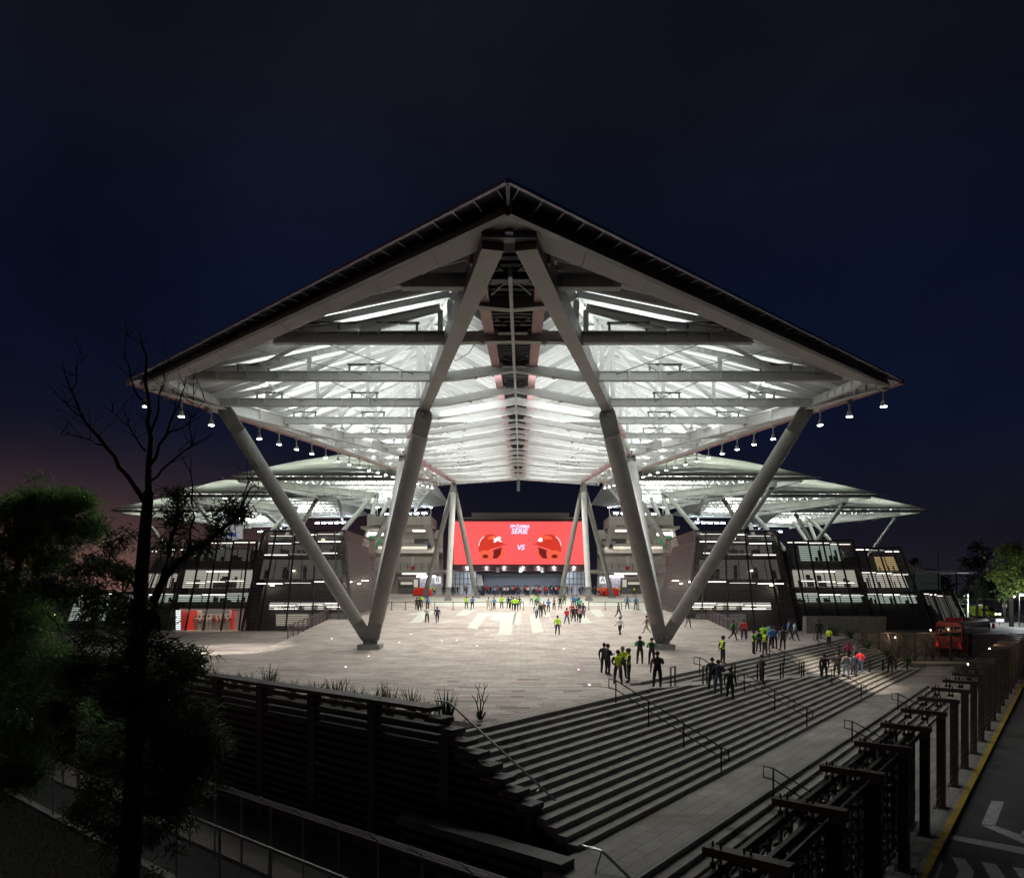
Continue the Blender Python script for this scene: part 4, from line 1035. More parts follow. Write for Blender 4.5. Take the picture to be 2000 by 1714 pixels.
# stainless handrail down the wall
hr = empty('wall_handrail', st(-2.3, 2, -1), 'thin stainless steel handrail sloping down the end of the slatted wall', 'handrail')
b = MB(); b.tube([st(-2.45, -1.0, 1.02), st(-2.45, -.35, 1.02), st(-2.45, 3.95, -1.42)], .035, 8); b.build('rail', STEEL, hr)
for t in (.4, 2.0, 3.4): part('bracket', st(-2.45, t, .98 - (t + .35) * .567), st(-2.62, t, .9 - (t + .35) * .567), .03, .03, STEEL, hr)
hr2 = empty('low_wall_handrail', st(-3.7, 6, -3), 'short steel handrail end at the bottom edge of the foreground stairs', 'handrail')
b = MB(); b.tube([st(-3.55, 5.6, -2.05), st(-3.55, 6.2, -2.05), st(-3.55, 7.6, -2.9)], .035, 8); b.build('rail', STEEL, hr2)
part('bracket', st(-3.55, 6.2, -2.05), st(-3.95, 6.2, -2.7), .03, .03, STEEL, hr2)
# soil bed and plants behind the wall
bar_st('planting_bed', SW + .52, -.9, -60, -.3, -.1, .05, SOIL, None)['kind'] = 'structure'
GREENS = [mat('plant_green_%s' % n, c, .7, noise=.3, nscale=8) for n, c in (('mid', (.075, .12, .04)), ('deep', (.05, .085, .03)), ('dry', (.12, .11, .05)))]
def tuft(p, h, n, spread, kind, rnd):
    b = MB()
    for i in range(n):
        a = rnd.uniform(0, 6.28); l = h * rnd.uniform(.5, 1); d = Vector((math.cos(a), math.sin(a), 0)); w = d.cross(Vector((0, 0, 1))) * rnd.uniform(.012, .03)
        q = p + d * rnd.uniform(0, spread * .4)
        m1 = q + d * spread * .35 + Vector((0, 0, l * .6)); tp = q + d * spread * rnd.uniform(.5, 1) + Vector((0, 0, l))
        b.face([q - w, q + w, m1 + w, m1 - w]); b.face([m1 - w, m1 + w, tp])
        if kind == 1:
            for k in range(5):
                c = q.lerp(tp, .3 + .14 * k); e = Vector((rnd.uniform(-1, 1), rnd.uniform(-1, 1), rnd.uniform(-.2, .6))).normalized() * .09; f = e.cross(Vector((0, 0, 1))).normalized() * .035
                b.face([c, c + e * .5 + f, c + e, c + e * .5 - f])
    return b
rnd = random.Random(5)
PLDESC = ['spiky', 'leafy', 'thin grassy', 'bushy green']
for i, (px, t) in enumerate([(0, -1.2), (0, -2.1), (0, -3.0), (0, -3.9), (0, -5.0), (0, -6.2), (0, -7.6), (0, -8.5), (0, -10.2), (0, -11.6), (0, -13.4), (0, -15.2), (0, -17.5), (0, -20.0)]):
    s_ = rnd.uniform(-2.1, -1.5); h = rnd.uniform(.9, 1.6); kd = i % 2
    p = st(s_, t, .04)
    o = empty('planter_plant', p, PLDESC[i % 4] + ' plant, ' + ['first', 'second', 'third', 'fourth', 'fifth', 'sixth', 'seventh', 'eighth', 'ninth', 'tenth', 'eleventh', 'twelfth', 'thirteenth', 'fourteenth'][i] + ' from the stairs along the slatted wall', 'plant', 'plants along the slatted wall')
    f = tuft(p, h, 40, .5, kd, rnd).build('foliage', GREENS[i % 3], o)
    b = MB(); b.tube([p, p + Vector((.03, .02, h * .5))], [.03, .012], 5); b.build('stem', BARK, o)
for (px, py, lab, h) in ((938, 1404, 'bare forked shrub standing at the corner of the stairs', 1.45), (687, 1352, 'slim forked shrub with bud heads above the slatted wall', 1.3)):
    p = onz(px, py, .04) if py > 1380 else st(-1.8, -6.7, .04)
    o = empty('bare_shrub', p, lab, 'shrub')
    b = MB()
    def br(q, d, l, r, dep):
        e = q + d * l; b.tube([q, q.lerp(e, .5) + Vector((rnd.uniform(-.02, .02), 0, 0)), e], [r, r * .85, r * .65], 6)
        if dep:
            for k in (-1, 1): br(e, (d + Vector((k * rnd.uniform(.25, .5), rnd.uniform(-.2, .2), .15))).normalized(), l * .62, r * .65, dep - 1)
    br(p, Vector((.03, 0, 1)), h * .45, .035, 2); br(p, Vector((-.22, 0, 1)).normalized(), h * .4, .03, 1); br(p, Vector((.22, .1, 1)).normalized(), h * .4, .028, 1)
    b.build('stem', BARK, o); tuft(p, .4, 24, .3, 0, rnd).build('foliage', GREENS[1], o)

# ------------------------------------------------------------------ HANDRAILS ON THE STAIRS
def stair_z(t, flight):
    if flight == 'L': return -min(N, max(0, math.floor(t / TR + .02) + 1)) * RI
    if flight == 'R': return -max(0, math.floor((t + 1.5) / TR + .02) + 1) * RI
    return Z_W - (math.floor((t - T_W1) / TR + .02) + 1) * RI
def handrail(s, t0, t1, fl, label, np):
    zf = {'L': 0, 'R': 0, 'W': Z_W}[fl]; tt = {'L': 0, 'R': -1.5, 'W': T_W1}[fl]
    def zl(t): return zf - (t - tt) / TR * RI
    root = empty('stair_handrail', st(s, t0, zl(t0)), label, 'handrail', 'black stair handrails')
    for ds in (0,):
        top = [st(s, t0 - .35, zl(t0) + .95), st(s, t0, zl(t0) + .92), st(s, t1, zl(t1) + .92), st(s, t1 + .3, zl(t1) + .85)]
        lowr = [st(s, t0 - .35, zl(t0) + .55), st(s, t0, zl(t0) + .52), st(s, t1, zl(t1) + .52), st(s, t1 + .3, zl(t1) + .45)]
        b = MB(); b.tube([lowr[0]] + top[:1] + [top[1], top[2], top[3], lowr[3]], .028, 7); b.build('top_rail', RAILM, root)
        b = MB(); b.tube(lowr, .025, 7); b.build('lower_rail', RAILM, root)
    for k in range(np):
        t = lerp(t0, t1, k / (np - 1)); z = stair_z(t, fl) if fl != 'W' else max(Z_F, stair_z(t, fl))
        part('post', st(s, t, z), st(s, t, zl(t) + .92), .05, .05, RAILM, root)
handrail(7.3, .25, 5.0, 'L', 'longest black stair handrail, nearest to the men in lime vests', 4)
handrail(18.6, 1.7, 5.0, 'L', 'black handrail in the middle of the upper flight below the three men in dark jackets', 3)
handrail(30.5, 3.2, 5.0, 'L', 'short black handrail at the lit part of the upper flight', 2)
handrail(19.3, -1.2, -.5, 'R', 'short black handrail at the plaza edge left of the lone lime vest', 2)
handrail(31.3, -1.2, .85, 'R', 'black handrail beside the group in lime vests and blue', 3)
handrail(43.5, -1.2, 2.2, 'R', 'black handrail by the lone guard at the far end of the stairs', 3)
handrail(6.3, T_W1 + .15, T_L1 - .4, 'W', 'black handrail of the lower flight nearest the camera', 2)
handrail(17.8, T_W1 + .15, T_L1 - .4, 'W', 'black handrail of the lower flight, second from the camera', 2)
handrail(29.3, T_W1 + .15, T_L1 - .4, 'W', 'black handrail of the lower flight farthest from the camera', 2)
# hoops along the sloping ramp
ORD = ['first', 'second', 'third', 'fourth', 'fifth', 'sixth', 'seventh', 'eighth', 'ninth', 'tenth', 'eleventh', 'twelfth', 'thirteenth', 'fourteenth']
for i in range(13):
    s = 13.0 + i * 3.05; t = -.22 + (s - 11) * K; z = zr(s)
    root = empty('ramp_hoop', st(s, t, z), ORD[i] + ' black steel guard hoop from the plaza along the sloping ramp', 'railing', 'guard hoops along the ramp')
    for d in (0, .5):
        for e in (0, .12): part('post', st(s + d + e, t, z - .02), st(s + d + e, t, z + .95), .035, .05, RAILM, root)
    part('top_bar', st(s - .02, t, z + .95), st(s + .64, t, z + .95), .05, .04, RAILM, root)
    part('middle_bar', st(s + .0, t, z + .5), st(s + .62, t, z + .5), .03, .03, RAILM, root)

# ------------------------------------------------------------------ GATE POSTS AND SLIDING LATTICE GATES
TP = 11.9
for k in range(-3, 19):
    s = 4.2 + 3.75 * k
    where = 'nearest' if k == -3 else ('farthest' if k == 18 else None)
    nm = ['first', 'second', 'third', 'fourth', 'fifth', 'sixth', 'seventh', 'eighth', 'ninth', 'tenth', 'eleventh', 'twelfth', 'thirteenth', 'fourteenth', 'fifteenth', 'sixteenth', 'seventeenth', 'eighteenth', 'nineteenth', 'twentieth', 'twenty-first', 'twenty-second'][k + 3]
    root = empty('gate_post', st(s, TP, Z_F), nm + ' bronze gate post with top arm along the kerb, counted from the camera', 'post', 'gate posts along the kerb')
    b = MB(); b.prism([xy(st(s - .16, TP - .14)), xy(st(s - .16, TP + .14)), xy(st(s + .16, TP + .14)), xy(st(s + .16, TP - .14))], Z_F, Z_F + 3.5); b.build('column', BRONZE, root)
    b = MB(); b.prism([xy(st(s - .13, TP - 1.35)), xy(st(s - .13, TP + .2)), xy(st(s + .13, TP + .2)), xy(st(s + .13, TP - 1.35))], Z_F + 3.502, Z_F + 3.66); b.build('arm', BRONZE, root)
    b = MB(); b.prism([xy(st(s - .24, TP - .24)), xy(st(s - .24, TP + .24)), xy(st(s + .24, TP + .24)), xy(st(s + .24, TP - .24))], Z_F - .02, Z_F + .025); b.build('foot_plate', BRONZE, root)
    if k < 9:
        for j, tt in enumerate((-1.2, -1.05, -.62, -.5)):
            part('bolt', st(s, TP + tt, Z_F + 3.3), st(s, TP + tt, Z_F + 3.76), .035, .035, BLACKM, root)
            part('hook', st(s, TP + tt, Z_F + 3.28), st(s, TP + tt, Z_F + 3.38), .09, .09, BLACKM, root)
tk = empty('gate_track', st(0, TP - .8, Z_F + 3.2), 'pair of long overhead bronze rails carrying the lattice gates', 'track')
for tt in (-1.12, -.56): part('rail', st(-10, TP + tt, Z_F + 3.24), st(9.6, TP + tt, Z_F + 3.24), .10, .12, BRONZE, tk)
part('rail', st(-10, TP - .2, Z_F + 3.3), st(9.6, TP - .2, Z_F + 3.3), .05, .16, BRONZE, tk)
glab = ['nearest the camera', 'second from the camera', 'third from the camera', 'fourth from the camera', 'farthest from the camera']
for row, tt in enumerate((-1.12, -.56)):
    for k in range(5):
        a = -9.2 + k * 3.75; q = a + 3.6
        root = empty('lattice_gate', st(a, TP + tt, Z_F), 'dark lattice sliding gate, ' + glab[k] + (' in the row on the stairs side' if row == 0 else ' in the row by the posts'), 'gate', 'lattice sliding gates')
        for z in (.08, 3.12): part('frame_bar', st(a, TP + tt, Z_F + z), st(q, TP + tt, Z_F + z), .06, .08, BRONZE, root)
        for s in (a, q): part('frame_bar', st(s, TP + tt, Z_F + .08), st(s, TP + tt, Z_F + 3.12), .07, .06, BRONZE, root)
        for i in range(5):
            s = lerp(a, q, (i + .5) / 5); part('upright', st(s, TP + tt + .03, Z_F + .1), st(s, TP + tt + .03, Z_F + 3.1), .05, .16, BRONZE, root)
        for i in range(5):
            for j in range(18):
                s0_, s1_ = lerp(a, q, i / 5) + .05, lerp(a, q, (i + 1) / 5) - .05; z = Z_F + .2 + j * .163; up = .11 if (i + j) % 2 else -.11
                if (i * 7 + j * 3 + k) % 11 == 0: continue
                part('slat', st(s0_, TP + tt - .02, z), st(s1_, TP + tt - .02, z + up), .02, .075, BRONZE, root)
# low wire fence between the farther posts
wf = empty('wire_fence', st(20, TP, Z_F), 'thin horizontal wires strung between the far gate posts', 'fence')
for z in (.25, .55, .85): part('wire', st(9.5, TP, Z_F + z), st(74, TP, Z_F + z), .015, .015, STEEL, wf)

# ------------------------------------------------------------------ CHAIN-LINK FENCES AND LAWN, LEFT FOREGROUND
WIRE = mat('galvanised_wire', (.30, .31, .32), .45, .7)
def chain_fence(s, t0, t1, zb, h, name, label, arms, pitch):
    root = empty(name, st(s, (t0 + t1) / 2, zb), label, 'fence')
    n = int((t1 - t0) / pitch)
    for i in range(n + 1):
        t = t0 + i * pitch
        b = MB(); b.tube([st(s, t, zb), st(s, t, zb + h)], .04, 7)
        if arms: b.tube([st(s, t, zb + h), st(s - .3, t - .15, zb + h + .32)], .03, 6)
        b.build('post', WIRE, root)
    part('top_rail', st(s, t0, zb + h - .02), st(s, t1, zb + h - .02), .055, .055, WIRE, root, UT6)
    if arms:
        for k in range(3): part('barbed_wire', st(s - .1 * (k + 1), t0, zb + h + .1 * (k + 1)), st(s - .1 * (k + 1), t1, zb + h + .1 * (k + 1)), .014, .014, WIRE, root)
        b = MB(); t = t0
        while t < t1:
            b.face([st(s, t, zb + .05), st(s, t + .010, zb + .05), st(s, t + .010, zb + h), st(s, t, zb + h)]); t += .085
        o = b.build('wire_mesh', WIRE, root); o['kind'] = 'stuff'
    else:
        b = MB(); t = t0 - h
        while t < t1:
            for d in (0, 1):
                a = max(t, t0) if True else t
                za, zc = (zb + (a - t), zb + h) if d == 0 else (zb + h - (a - t), zb)
                e = min(t + h, t1); ze = zb + (e - t) if d == 0 else zb + h - (e - t)
                if e - a > .05: b.face([st(s, a, za), st(s, a + .011, za), st(s, e + .011, ze), st(s, e, ze)])
            t += .11
        o = b.build('wire_mesh', WIRE, root); o['kind'] = 'stuff'
    return root
chain_fence(-6.6, -42, 12, Z_ST, 2.5, 'barbed_fence', 'wire mesh fence with barbed arms along the dark side street', True, 1.72)
chain_fence(-8.5, -48, 12, -4.5, 2.3, 'chain_link_fence', 'chain-link fence with a top rail at the edge of the dark lawn', False, 2.6)
b = MB(); b.prism([xy(st(-8.62, -60)), xy(st(-8.62, 16)), xy(st(-8.35, 16)), xy(st(-8.35, -60))], -4.74, -4.42); structure(b, 'kerb_edge', CONC)
b = MB(); gx = [xy(st(-8.7, -70)), xy(st(-8.7, 20)), (6, -8), (-80, -8), (-90, 60)]
b.prism(gx, -4.745, -4.5); structure(b, 'lawn', SOIL)
GRASS = mat('lawn_grass', (.030, .030, .010), .9, noise=.4, nscale=3)
b = MB(); rnd = random.Random(3)
while len(b.f) < 16000:
    s = rnd.uniform(-17, -8.9); t = rnd.uniform(-22, 8); p = st(s, t, -4.5)
    if p.y < 8: continue
    a = rnd.uniform(0, 3.14); w = Vector((math.cos(a), math.sin(a), 0)) * .012; h = rnd.uniform(.05, .16)
    b.face([p - w, p + w, p + Vector((rnd.uniform(-.06, .06), rnd.uniform(-.06, .06), h))])
g = b.build('grass', GRASS); setp(g, 'short rough dark grass on the lawn behind the chain-link fence', 'grass', kind='stuff')

# ------------------------------------------------------------------ TREES
LEAFM = {n: mat('foliage_' + n, c, .75, noise=.35, nscale=1.5, trans=.45) for n, c in (('dark', (.030, .040, .020)), ('green', (.075, .13, .04)), ('deep', (.04, .075, .028)), ('lime', (.16, .22, .05)), ('far', (.022, .024, .028)))}
def needles(b, c, n, r, l, rnd, droop=.3):
    for i in range(n):
        p = c + Vector((rnd.gauss(0, r), rnd.gauss(0, r), rnd.gauss(0, r * .7)))
        d = Vector((rnd.uniform(-1, 1), rnd.uniform(-1, 1), rnd.uniform(-.9, .7) - droop)).normalized() * l * rnd.uniform(.6, 1.2)
        w = d.cross(Vector((rnd.uniform(-1, 1), rnd.uniform(-1, 1), rnd.uniform(-1, 1)))).normalized() * l * .055
        b.face([p - w, p + w, p + d])
def leaves(b, c, n, r, l, rnd):
    for i in range(n):
        p = c + Vector((rnd.gauss(0, r), rnd.gauss(0, r), rnd.gauss(0, r * .7)))
        d = Vector((rnd.uniform(-1, 1), rnd.uniform(-1, 1), rnd.uniform(-1, 1))).normalized() * l * rnd.uniform(.6, 1.2)
        w = d.cross(Vector((rnd.uniform(-1, 1), rnd.uniform(-1, 1), rnd.uniform(-1, 1)))).normalized() * l * .3
        b.face([p, p + d * .5 + w, p + d, p + d * .5 - w])
# large half-bare tree in the left foreground
rnd = random.Random(21)
YT = 16.0
def tp(x, y, dy=0.0): return ray(x, y, YT + dy)
tr = empty('half_bare_tree', (tp(250, 1714).x, YT, -4.5), 'tall dark foreground tree with bare upper branches in front of the left buildings', 'tree')
b = MB()
trunk = [Vector((tp(255, 1714).x - .05, YT, -4.6)), tp(252, 1714), tp(262, 1500), tp(272, 1300), tp(275, 1150), tp(283, 1040), tp(290, 960)]
b.tube(trunk, [.32, .24, .20, .175, .155, .13, .11], 10)
b.build('trunk', BARK, tr, True)
limbs = [([(290, 960), (293, 880), (292, 800), (285, 720), (275, 650)], .075, 0),
         ([(284, 985), (250, 930), (205, 870), (165, 820), (140, 765), (122, 710)], .065, .4),
         ([(140, 765), (150, 735), (158, 690)], .018, .4), ([(165, 820), (135, 795), (112, 770)], .02, .4), ([(205, 870), (160, 855), (118, 848)], .018, .3),
         ([(292, 850), (310, 790), (322, 740), (330, 690)], .03, -.3), ([(292, 800), (262, 760), (245, 700), (250, 640)], .03, .3),
         ([(291, 910), (325, 850), (350, 790), (362, 735)], .04, -.5), ([(325, 850), (365, 830), (400, 780)], .022, -.5),
         ([(293, 940), (330, 905), (375, 870), (415, 845)], .03, -.6), ([(375, 870), (372, 820), (378, 770)], .018, -.6),
         ([(284, 880), (255, 840), (240, 790)], .025, .3), ([(258, 845), (236, 820), (215, 800)], .014, .3),
         ([(290, 1200), (320, 1130), (365, 1085), (420, 1045), (470, 1000), (485, 960)], .10, -1.0), ([(420, 1045), (455, 1020), (505, 955)], .035, -1.2), ([(365, 1085), (380, 1010), (372, 920), (350, 880)], .03, -.8),
         ([(470, 1000), (480, 955), (482, 910)], .018, -1.0),
         ([(300, 1180), (330, 1080), (345, 1000), (350, 960)], .07, -.2),
         ([(268, 1160), (230, 1100), (215, 1060), (205, 1030)], .035, .5), ([(265, 1230), (200, 1180), (150, 1160), (100, 1150)], .035, .6), ([(268, 1330), (190, 1290), (120, 1230), (85, 1180)], .03, .7),
         ([(265, 1400), (330, 1370), (390, 1340)], .04, -.5), ([(262, 1500), (340, 1480), (410, 1440)], .035, -.5), ([(258, 1450), (180, 1430), (110, 1420)], .03, .5), ([(258, 1560), (320, 1545), (370, 1520)], .03, -.4)]
tips = []
for pts, r, dy in limbs:
    b = MB(); n = len(pts)
    q = [tp(x, y, dy * i / (n - 1)) for i, (x, y) in enumerate(pts)]
    q2 = [q[0]]
    for a, c in zip(q, q[1:]):
        for f in (.34, .67): q2.append(a.lerp(c, f) + Vector((rnd.uniform(-.04, .04), rnd.uniform(-.05, .05), rnd.uniform(-.03, .03))))
        q2.append(c)
    b.tube(q2, [lerp(r, max(.006, r * .18), i / (len(q2) - 1)) for i in range(len(q2))], 7)
    for i in range(5):      # twigs
        a = q2[rnd.randrange(len(q2) // 3, len(q2))]; d = Vector((rnd.uniform(-1, 1), rnd.uniform(-.6, .6), rnd.uniform(.1, 1.1))).normalized() * rnd.uniform(.3, .8)
        b.tube([a, a + d * .5 + Vector((rnd.uniform(-.06, .06), 0, 0)), a + d], [.010, .007, .003], 5)
    b.build('branch', BARK, tr, True)
b = MB()
CL = [(345, 1010, 22, 60), (340, 960, 15, 40), (335, 1060, 20, 50), (430, 1030, 22, 40), (395, 1070, 22, 40), (470, 1000, 14, 30), (440, 985, 16, 30), (225, 1060, 16, 35), (210, 1090, 20, 40), (240, 1120, 22, 35), (150, 1155, 22, 30), (110, 1150, 20, 30),
      (190, 1180, 25, 30), (270, 1190, 26, 50), (320, 1270, 30, 50), (360, 1290, 22, 60), (340, 1320, 30, 50), (250, 1270, 40, 50), (200, 1260, 40, 40), (240, 1360, 55, 90), (300, 1380, 50, 90), (350, 1400, 45, 80), (400, 1440, 30, 70), (410, 1470, 25, 50), (370, 1480, 40, 80), (300, 1480, 55, 80),
      (220, 1480, 55, 80), (150, 1430, 40, 60), (120, 1350, 40, 50), (250, 1570, 55, 80), (330, 1570, 40, 60), (180, 1570, 50, 60), (270, 1650, 60, 60), (350, 1540, 30, 50), (150, 1310, 40, 50)]
for x, y, r, n in CL:
    if y < 1130: n = n // 3; r = r * .9
    for k in range(max(3, n // 4)):
        c = tp(x + rnd.gauss(0, r * .6), y + rnd.gauss(0, r * .6), rnd.uniform(-1.2, 1.0))
        needles(b, c, 70, .15, .30, rnd, .15)
b.build('crown', LEAFM['dark'], tr)
# leafy conifer at the left edge
rnd = random.Random(8)
YL = 21.0
t2 = empty('leafy_conifer', (ray(30, 1400, YL).x, YL, -4.5), 'dense green conifer at the left edge of the picture', 'tree')
b = MB(); b.tube([Vector((ray(-60, 1600, YL).x, YL, -4.6)), ray(-45, 1400, YL), ray(10, 1200, YL), ray(60, 1020, YL)], [.3, .22, .16, .06], 9)
b.build('trunk', BARK, t2, True)
CR = [(70, 975, 35), (40, 1000, 40), (110, 990, 35), (150, 975, 22), (130, 1035, 40), (175, 1035, 22), (60, 1050, 50), (20, 1060, 40), (90, 1090, 50), (30, 1130, 50), (80, 1160, 50), (20, 1200, 50), (60, 1230, 50), (20, 1290, 50), (70, 1310, 45), (110, 1290, 35), (30, 1370, 55), (90, 1390, 45), (120, 1360, 40), (20, 1450, 50), (70, 1450, 45), (20, 1520, 40), (60, 1500, 40), (150, 1400, 30), (-20, 1100, 50), (-20, 1250, 60), (-30, 1400, 60), (-20, 1000, 40)]
b1, b2 = MB(), MB()
for x, y, r in CR:
    for k in range(30):
        c = ray(x + rnd.gauss(0, r * .5), y + rnd.gauss(0, r * .45), YL + rnd.uniform(-1.6, 1.6))
        needles(b1 if rnd.random() < .6 else b2, c, 70, .16, .26, rnd, .0)
    q = ray(x, y, YL)
b1.build('crown', LEAFM['green'], t2); b2.build('crown', LEAFM['deep'], t2)
def far_tree(x, y0, y1, Y, rx, m, name, label, seed, palm=False, zb=-2.2, group=None):
    rnd = random.Random(seed); top = ray(x, y0, Y); bot = ray(x, y1, Y); o = empty(name, (bot.x, Y, zb), label, 'tree', group)
    b = MB(); b.tube([Vector((bot.x, Y, zb)), bot, bot.lerp(top, .55)], [.028 * (top.z - zb), .02 * (top.z - zb), .008 * (top.z - zb)], 8); b.build('trunk', BARK, o, True)
    R_ = rx / F * Y; b = MB()
    if palm:
        for i in range(26):
            a = i * 2.4; el = rnd.uniform(-.2, 1.0); d = Vector((math.cos(a) * math.cos(el), math.sin(a) * math.cos(el), math.sin(el))) * R_
            p = bot.lerp(top, .4); prev_ = p
            for k in range(1, 7):
                f = k / 6; q = p + d * f + Vector((0, 0, -.5 * R_ * f * f)); w = d.cross(Vector((0, 0, 1))).normalized() * .16 * R_ * (1 - f * .7)
                b.face([prev_, q + w - Vector((0, 0, .12 * R_)), q]); b.face([prev_, q, q - w - Vector((0, 0, .12 * R_))]); prev_ = q
    else:
        for i in range(5):
            a = rnd.uniform(0, 6.28); e = bot.lerp(top, rnd.uniform(.45, .9)) + Vector((math.cos(a), math.sin(a), 0)) * R_ * .7; q = bot.lerp(top, rnd.uniform(.1, .4))
            bb = MB(); bb.tube([q, q.lerp(e, .5) + Vector((0, 0, .2)), e], [.12, .08, .03], 6); bb.build('branch', BARK, o)
        H_ = top.z - bot.z
        for i in range(46):
            f = rnd.random(); a = rnd.uniform(0, 6.28); rr = R_ * rnd.uniform(.2, 1) * math.sin(math.pi * min(.95, .18 + f * .75))
            c = Vector((bot.x + math.cos(a) * rr, Y + math.sin(a) * rr, bot.z + H_ * (.08 + .9 * f)))
            leaves(b, c, 40, R_ * .17, R_ * .16, rnd)
    b.build('crown', m, o)
    return o
for args in ((1905, 1062, 1170, 190, 34, LEAFM['far'], 'tall_tree', 'tall dark tree silhouette right of the louvered row', 1),
             (1975, 1068, 1165, 95, 50, LEAFM['lime'], 'lit_tree', 'yellow-green lamp-lit tree at the right edge', 2),
             (1815, 1118, 1160, 230, 40, LEAFM['far'], 'dark_tree', 'low dark tree behind the thin shelter roof', 3),
             (1782, 1092, 1160, 220, 22, LEAFM['far'], 'dark_tree', 'dark tree just right of the outermost right louvered building', 4),
             (1950, 1120, 1175, 200, 45, LEAFM['far'], 'dark_tree', 'wide dark tree behind the right street lamps', 5),
             (1908, 1130, 1172, 120, 11, LEAFM['green'], 'young_tree', 'slender young tree behind the white van', 6),
             (1922, 1133, 1174, 122, 9, LEAFM['green'], 'young_tree', 'slender young tree just right of the white van', 7),
             (1962, 1130, 1180, 112, 15, LEAFM['green'], 'young_tree', 'slender young tree behind the patterned planter', 8),
             (128, 1088, 1128, 190, 22, LEAFM['far'], 'dark_tree', 'pointed dark tree left of the far left buildings', 9),
             (175, 1086, 1128, 185, 40, LEAFM['far'], 'dark_tree', 'broad dark tree silhouette behind the foreground branches', 10),
             (240, 1105, 1128, 190, 25, LEAFM['far'], 'dark_tree', 'low dark tree behind the half bare tree trunk', 11)):
    far_tree(*args, group='distant trees')
far_tree(1866, 1133, 1185, 105, 28, LEAFM['deep'], 'palm_tree', 'palm tree beside the low right pavilion', 12, palm=True)
for i, (x, y, Y) in enumerate(((1690, 1262, 68), (1730, 1272, 67.6), (1775, 1284, 67), (1660, 1246, 70), (1630, 1240, 72))):
    z = {0: -1.3, 1: -1.9, 2: -2.3, 3: -.2, 4: 0.0}[i]; p = Vector((cx(x, Y), Y, max(z, -2.3)))
    o = empty('border_bush', p, ORD[i] + ' spiky green bush by the lattice screen at the far end of the stairs' if False else ['spiky bush left of the lattice screen middle', 'spiky bush in front of the lattice screen', 'spiky bush nearest the foot of the far stairs', 'green bush right behind the lone guard', 'green bush left of the lone guard'][i], 'bush', 'bushes at the far end of the stairs')
    rr = random.Random(i); tuft(p, 1.3, 60, .8, 1, rr).build('foliage', GREENS[i % 2], o)
    b = MB(); b.tube([p, p + Vector((0, 0, .5))], [.06, .03], 6); b.build('stem', BARK, o)
# hedge at the right edge of the road
rnd = random.Random(44); o = empty('hedge', st(52, 14.2, Z_ROAD), 'dark clipped hedge along the right edge of the road', 'hedge')
b = MB()
for i in range(260):
    c = st(rnd.uniform(40, 70), rnd.uniform(13.9, 15.6), Z_ROAD + rnd.uniform(.1, 2.6)); leaves(b, c, 22, .22, .16, rnd)
b.build('foliage', LEAFM['dark'], o)
bar_st('core', 41, 69, 14.2, 15.4, Z_ROAD, Z_ROAD + 2.3, LEAFM['dark'], o) if False else None

# ------------------------------------------------------------------ LATTICE SCREEN, BUS, VANS, RIGHT BACKGROUND
YF = 69.0
for k in range(6):
    xa = 33.6 + k * 1.75; xb = xa + 1.62; zb_, zt_ = -2.3, .45
    o = empty('lattice_screen', ((xa + xb) / 2, YF, zb_), ORD[k] + ' bronze criss-cross screen panel from the left, by the red bus', 'screen panel', 'lattice screen panels')
    for x in (xa, xb): part('frame_bar', (x, YF, zb_), (x, YF, zt_), .08, .08, BRONZE, o)
    for z in (zb_ + .1, zt_): part('frame_bar', (xa, YF, z), (xb, YF, z), .08, .08, BRONZE, o)
    xm, zm = (xa + xb) / 2 + (.2 if k % 2 else -.2), (zb_ + zt_) / 2 + .3
    for tx, tz in ((xa, zb_ + .2), (xb, zb_ + .2), (xa, zt_), (xb, zt_), (xm, zb_ + .1), (xm - .3, zt_), (xa, zm - .5), (xb, zm + .2), (xb, zm - .8), (xa, zm + .5)):
        part('lattice_bar', (xm, YF - .02, zm), (tx, YF - .02, tz), .05, .06, BRONZE, o)
bw = empty('concrete_planter_wall', (37, 75.5, -2.3), 'long rough grey concrete wall below the right louvered buildings', 'wall')
for k in range(3): boxpart('wall_block', (cx(1572 + k * 52, 76), 75.6, -2.3), (cx(1572 + k * 52 + 51.6, 76), 76.6, cz(1203, 76)), CONCD, bw)
